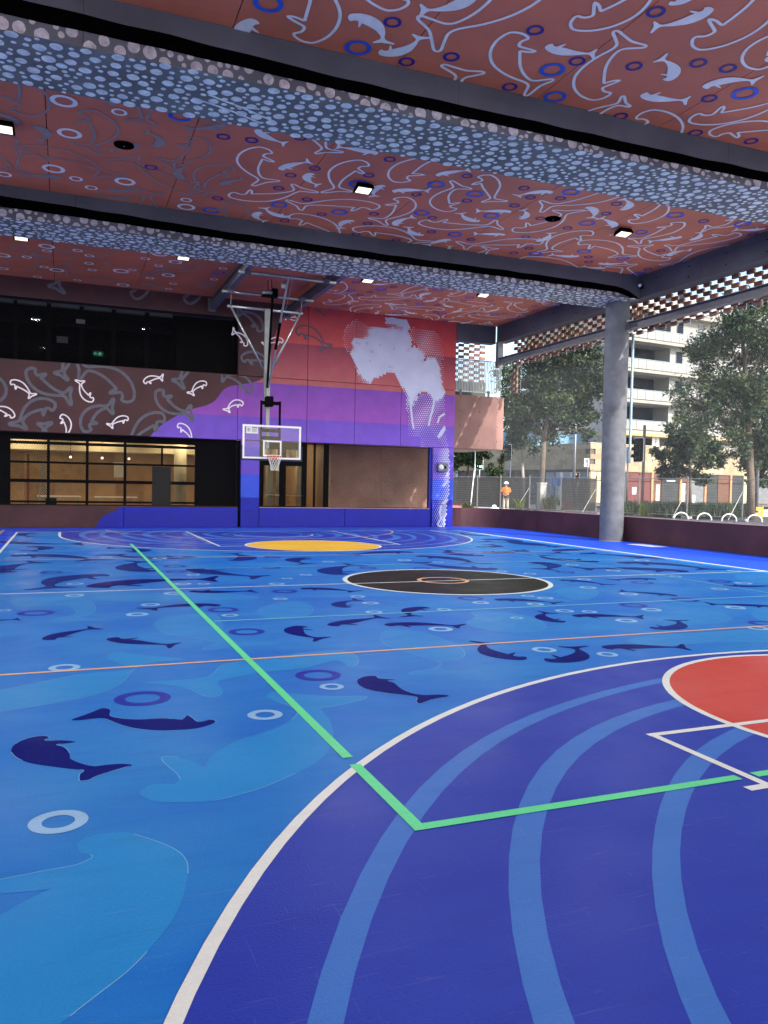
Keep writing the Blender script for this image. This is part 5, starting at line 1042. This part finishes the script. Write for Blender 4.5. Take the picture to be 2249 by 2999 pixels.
def tree(u, D, top, crown, label, trunk_r, bark, count, name='gum_tree', lean=0., ln=.34, wd=.13, trunk_u=None, split=None):
    """crown: list of (u, v, radius_px) blobs at distance D"""
    b = atz(trunk_u or u, D, GZ); t = thing(name, tuple(b), label, 'tree'); cl_ = []
    blobs = [(at(x, y, D+random.uniform(-1.2, 1.2)), r*D/F_PX) for x, y, r in crown]
    for c, r in blobs:
        n = max(7, int(16*r*r/2.)); 
        for _ in range(min(n, 40)):
            v = rng.normal(size=3); v /= np.linalg.norm(v); rr = r*rng.uniform(.2, .42); cl_.append((*(c+v*r*rng.random()**.5), rr))
    cc = np.mean([c for c, r in blobs], axis=0); sp_h = split or (b[2]+(cc[2]-b[2])*.55)
    fork = np.array([b[0]+(cc[0]-b[0])*.3, b[1], sp_h]); m = MB(); m.tube([b, b+(fork-b)*.5+[.06, 0, 0], fork], trunk_r, 10, trunk_r*.75)
    m.build('trunk', bark, t, smooth=True)
    top_ = np.array([fork[0]+(cc[0]-fork[0])*.6, cc[1], max(c[2] for c, r in blobs)]); MB().tube([fork, fork+(top_-fork)*.5+[.12, 0, 0], top_], trunk_r*.75, 8, trunk_r*.15).build('trunk', bark, t, smooth=True)
    f0_ = fork
    for c, r in blobs:
        e = c+[0, 0, r*.3]; fork = f0_+(top_-f0_)*max(0, min(.85, (e[2]-f0_[2])/(top_[2]-f0_[2]+.01)-.35)); m = MB(); m.tube([fork, fork+(e-fork)*.5+[0, 0, .25], e], trunk_r*.32, 7, trunk_r*.1); m.build('limb', bark, t, smooth=True)
        for _ in range(3):
            v = rng.normal(size=3); v /= np.linalg.norm(v); v[2] = abs(v[2]); m = MB(); st = fork+(e-fork)*rng.uniform(.5, .9); m.tube([st, st+v*r*.4+[0, 0, .1], st+v*r*.85], trunk_r*.14, 5, trunk_r*.04); m.build('branch', bark, t)
    leaves(cl_, count, ln, wd, LV, 'crown', t); return t
tree(1578, 60, 0, [(1530,1120,62),(1600,1075,70),(1690,1050,75),(1740,1120,62),(1640,1160,75),(1560,1210,58),(1700,1210,62),(1620,1260,55),(1520,1270,45),(1730,1260,38),(1500,1180,50),(1745,1040,45),(1560,1010,40),(1650,1000,45),(1490,1100,45),(1775,1075,40)], 'broad leafy gum tree left of the concrete column behind the fence', .24, M_bark, 24000)
tree(1532, 68, 0, [(1525,1200,55),(1500,1290,40),(1560,1280,40),(1485,1230,40)], 'pale trunked slender gum tree behind the broad left tree', .15, M_bark2, 5500)
tree(2198, 45, 0, [(2120,1010,85),(2200,960,80),(2240,1060,80),(2040,1130,62),(2110,1150,80),(2200,1170,85),(2000,1170,45),(2100,1250,70),(2230,1290,80),(2150,1300,60),(2060,1210,60),(2260,1180,80),(2170,900,60),(2240,890,60),(2050,1040,45),(2270,1000,70),(2010,1215,35)], 'large drooping gum tree filling the right edge of the picture', .24, M_bark, 30000, ln=.28, wd=.08)
tree(2020, 62, 0, [(1975,1270,40),(2010,1310,48),(1950,1330,36),(2060,1320,45),(2100,1350,34),(1990,1370,40),(2050,1380,40),(1940,1385,30),(2030,1250,30)], 'small round street tree in front of the sandstone shops', .13, M_bark, 13000, name='street_tree', ln=.3, wd=.14)
tree(1455, 62, 0, [(1455,1375,22),(1470,1350,20),(1440,1390,18)], 'little leafy tree behind the worker', .07, M_bark, 1600, name='street_tree', ln=.26, wd=.13)
tree(1370, 74, 0, [(1345,1330,40),(1390,1325,38),(1420,1318,30),(1360,1300,40),(1330,1345,35)], 'leafy tree seen under the concrete balcony at the far corner', .14, M_bark, 7000, name='street_tree', ln=.3, wd=.15)
tree(2260, 52, 0, [(2235,1350,55),(2260,1260,60),(2225,1400,30)], 'dense dark tree behind the pale street pole at the right edge', .2, M_bark, 8000, name='street_tree')
def grass(name, u0, u1, D0, D1, n, hgt, m, kind, label=None, cat=None):
    mb = MB()
    for _ in range(n):
        p = atz(random.uniform(u0, u1), random.uniform(D0, D1), GZ); a = random.uniform(0, 6.28); h_ = hgt*random.uniform(.5, 1.2); l_ = np.array([math.cos(a), math.sin(a), 0])*h_*.45; w_ = np.array([-math.sin(a), math.cos(a), 0])*.03
        mb.add([p-w_, p+w_, p+w_*.7+l_*.5+[0, 0, h_*.7], p-w_*.7+l_*.5+[0, 0, h_*.7], p+l_*1.1+[0, 0, h_]], [(0, 1, 2, 3), (3, 2, 4)])
    o = mb.build(name, m)
    return tag(o, kind=kind) if kind else tag(o, label, cat)
grass('verge_grass', 1820, 2200, 47.5, 54, 5000, .8, LV[1], 'stuff')
for u0, u1, hgt, m_, lab in ((1870, 1893, .75, LV[2], 'bright yellow green tuft of grass behind the parapet right of the column'), (1598, 1625, 1.1, LV[2], 'yellow green shrub behind the fence beside the stone post'), (1510, 1530, .8, LV[2], 'small weed growing behind the parapet right of the worker'), (1355, 1385, .5, LV[3], 'scrubby weeds behind the parapet at the far left')):
    grass('plant', u0, u1, 46 if u0 > 1800 else 51, 47 if u0 > 1800 else 52.5, 260, hgt, m_, None, lab, 'plant')
q = fence_at(1586)*1.02; solo('stone_post', MB().box(q[0]-.22, q[0]+.22, q[1]-.22, q[1]+.22, GZ, 1.9).box(q[0]-.26, q[0]+.26, q[1]-.26, q[1]+.26, 1.9, 2.0), mat('pale_stone', (.45, .43, .38), .8, .15, 5, .3), 'pale stone gate post behind the fence left of the yellow green shrub', 'post')

# --- podium shops and apartments
RZ = R_(6)
PC = atz(1723.6, 76, GZ); ca, sa = math.cos(RZ), math.sin(RZ)
def loc_x(u, y_off=0.):
    """local x where pixel column u meets the podium street face"""
    d = ray(u, 1430)[:2]; e = np.array([ca, sa]); o = PC[:2]+np.array([-sa, ca])*y_off; t, s = np.linalg.solve(np.array([[d[0], -e[0]], [d[1], -e[1]]]), o); return s
def loc_y(u):
    d = ray(u, 1430)[:2]; e = np.array([-sa, ca]); t, s = np.linalg.solve(np.array([[d[0], -e[0]], [d[1], -e[1]]]), PC[:2]); return s
def lthing(name, p, label, cat):
    t = bpy.data.objects.new(name, None); COL.objects.link(t); t.location = p; t.rotation_euler = (0, 0, RZ); t['_o'] = (0., 0., 0.); return tag(t, label, cat)
pod = lthing('shop_building', (PC[0], PC[1], 0), 'long low shop building with sandstone band across the road', 'building')
SB = [mat('sandstone_a', (.31, .245, .155), .85, .12, 3, .2, stain=.1), mat('sandstone_b', (.275, .215, .135), .85, .12, 3, .2, stain=.1), mat('sandstone_c', (.34, .28, .19), .85, .12, 3, .2, stain=.1)]
MB().box(.06, 44, .06, 32, 0, 6.0).build('core', mat('shop_core', (.10, .085, .075), .8), pod)
MB().box(-.05, 44.05, -.05, 32, 6.0, 6.08).build('parapet_cap', mat('cap_metal', (.4, .36, .3), .6), pod)
bm_ = {}
for face in (0, 1):
    for j in range(5):
        for i in range(34 if face == 0 else 24):
            k = random.randrange(3); key = (face, k)
            if key not in bm_: bm_[key] = (MB().box(0, 1.24, -.06, .055, 0, .485) if face == 0 else MB().box(-.06, .055, 0, 1.24, 0, .485)).mesh('stone_block', SB[k])
            o = bpy.data.objects.new('stone_block', bm_[key]); COL.objects.link(o); o.parent = pod; s0 = (i+.5*(j % 2))*1.25; jt = random.uniform(-.008, .008)
            o.location = (s0, jt, 3.52+j*.49) if face == 0 else (jt, s0+(.1 if j % 2 == 0 else 0), 3.52+j*.49)
M_ocol = mat('orange_column', (.40, .20, .09), .7, .1, 4)
for u in (1908, 1991, 2064, 2138, 2215):
    x = loc_x(u); MB().box(x-.14, x+.14, -.12, .05, GZ, 3.5).build('pillar', M_ocol, pod)
MB().box(0, 44, -.1, .05, 3.38, 3.515).build('fascia', SB[1], pod)
M_shop = [mat('shop_red', (.11, .022, .02), .5, .2, 3), mat('shop_dark', (.02, .025, .03), .25, .3, 2), mat('shop_brown', (.10, .04, .02), .5, .2, 3), mat('shop_grey', (.14, .15, .16), .4, .2, 3), mat('shop_white', (.6, .62, .65), .5, .1, 3), mat('shop_blue', (.05, .13, .35), .5, .15, 3), mat('shop_cream', (.5, .42, .25), .5, .1, 3)]
seg = [(1728,1745,6),(1747,1765,6),(1770,1830,1),(1835,1870,0),(1872,1904,0),(1913,1935,2),(1937,1986,1),(1996,2020,2),(2022,2060,3),(2068,2100,1),(2102,2134,2),(2142,2175,1),(2177,2210,6),(2220,2249,3)]
for a, b, k in seg:
    xa, xb = loc_x(a), loc_x(b); MB().box(xa, xb, -.03, .055, .35, 3.3).build('shop_window', M_shop[k], pod); MB().box(xa, xb, -.05, -.031, 2.45, 2.52).build('transom', M_frame, pod)
for u0, u1, z0, z1, k in ((1920, 1930, .6, 2.2, 4), (1995, 2005, .5, 2.4, 4), (2018, 2035, .4, 1.2, 4), (1850, 1862, 1.2, 1.9, 4), (1842, 1900, 2.7, 3.1, 0), (1950, 1975, 2.55, 2.7, 4), (2190, 2205, .8, 1.8, 1)): MB().box(loc_x(u0), loc_x(u1), -.065, -.052, z0, z1).build('poster', M_shop[k], pod)
for u, k in ((1700, 3), (1672, 4), (1655, 4), (1638, 4), (1622, 4), (1605, 5), (1590, 3), (1560, 1), (1530, 2), (1505, 1), (1490, 1)):
    y = loc_y(u); MB().box(-.04, .055, y-1.2 if k != 4 else y-.9, y+1.2, .5, 3.25).build('shop_window', M_shop[k], pod)
    if k == 4: MB().box(-.06, -.041, y-.4, y+.3, 1.9, 2.7).build('poster', M_shop[5], pod)
bb = lthing('blue_building', (*(PC[:2]+np.array([ca, sa])*.8+np.array([-sa, ca])*9), 6.08), 'blue clad block standing on the low roof behind the column', 'building'); M_bl = mat('blue_cladding', (.12, .25, .36), .6, .08, 2)
for i in range(8): MB().box(0+i*.8, .79+i*.8, 0, 6, 0, 1.9).build('cladding_panel', M_bl, bb)
MB().box(-.1, 6.5, -.1, 6, 1.9, 2.0).build('roof', M_whitep, bb); MB().box(1.4, 1.75, -.01, .02, 1.1, 1.3).build('vent', M_frame, bb)
q0 = PC[:2]+np.array([ca, sa])*loc_x(1792, 4)+np.array([-sa, ca])*4.
ap = lthing('apartment_block', (q0[0], q0[1], 6.08), 'cream apartment block with stacked balconies rising above the shops', 'building')
M_apw = mat('apartment_white', (.27, .275, .265), .7, .06, 1.5, .1, stain=.08); M_slab = mat('apartment_slab', (.27, .255, .22), .7, .08, 2); M_bals = mat('balustrade', (.27, .275, .26), .3, .04, 2); M_rec = mat('recess', (.008, .014, .026), .5, .2, 2, spec=.1)
def ax(u): return loc_x(u, 4)-loc_x(1792, 4)
xr0, xr1 = ax(1950), ax(2300)
MB().box(0, xr1, 2.25, 14, 0, 16.5).build('core', M_apw, ap); MB().box(.25, xr0, 2.2, 2.249, 0, 16.5).build('recess_glazing', M_rec, ap)
MB().box(xr0, xr1, .0, 2.2, 0, 16.5).build('wall', M_apw, ap)
MB().box(0, .25, 0, 2.2, 0, 16.5).build('wall', M_apw, ap)
MB().box(0, 3.2, 2.19, 2.195, .1, 1.7).build('window', M_rec, ap)
for k in range(-1, 5):
    z = 1.75+3.17*k
    if k >= 0: MB().box(-.15, xr1, -.95, 2.2, z-.3, z).build('slab', M_slab, ap); MB().box(.25, xr0, 0, 2.2, z-.36, z-.301).build('soffit', mat('balcony_soffit', (.22, .23, .24), .7), ap)
    if k < 0:
        for a, b in ((ax(1905), ax(1915)), (ax(1917), ax(1926))): MB().box(a, b, -.03, -.005, .15, 1.25).build('window', M_shop[4], ap)
        continue
    for i in range(12):
        xa = i*1.18-.1; MB().box(xa+.02, xa+1.16, -.92, -.88, z+.08, z+1.0).build('balustrade_panel', M_bals, ap); MB().box(xa-.012, xa+.012, -.94, -.86, z, z+1.0).build('baluster', M_steel, ap)
    MB().tube([(-.15, -.9, z+1.06), (14, -.9, z+1.06)], .035, 8).build('handrail', mat('rail_blue', (.25, .33, .4), .4), ap)
    for j, (a, b) in enumerate(((ax(1968), ax(1985)), (ax(2030), ax(2045)))):
        w_ = MB().box(a, b, -.03, -.005, z+.5, z+2.5).build('window', M_rec if j == 0 else M_shop[3], ap); MB().box(a-.05, a, -.05, -.004, z+.45, z+2.55).build('frame', M_steel, w_); MB().box(b, b+.05, -.05, -.004, z+.45, z+2.55).build('frame', M_steel, w_)
    MB().box(1.5, 1.56, 2.1, 2.19, z, z+2.8).build('door_frame', M_steel, ap); MB().box(2.7, 2.76, 2.1, 2.19, z, z+2.8).build('door_frame', M_steel, ap)
    for a in (ax(1990), ax(2015), ax(2075)): MB().box(a, a+.03, -.012, -.001, z, z+2.85).build('joint', M_slab, ap)
MB().box(-.15, xr1, -.95, 2.2, 1.2, 1.44).build('slab', mat('yellow_edge', (.36, .28, .13), .6), ap)
fb = lthing('far_building', (*atz(1320, 96, 0)[:2], 0), 'pale blue house with white window frames seen under the balcony', 'building')
MB().box(0, 9, 0, 6, 0, 5.6).build('wall', mat('blue_wall', (.22, .32, .38), .7, .08, 2), fb); MB().box(-.2, 9.2, -.2, 6, 5.6, 5.8).build('roof', M_slab, fb)
for x in (.9, 3.2, 5.6):
    w_ = MB().box(x, x+1.2, -.04, -.005, 1.6, 4.4).build('window', M_shop[1], fb); MB().box(x-.15, x, -.06, -.003, 1.5, 4.5).build('frame', M_whitep, w_); MB().box(x+1.2, x+1.35, -.06, -.003, 1.5, 4.5).build('frame', M_whitep, w_); MB().box(x, x+1.2, -.06, -.041, 3.4, 4.4).build('blind', M_whitep, w_)
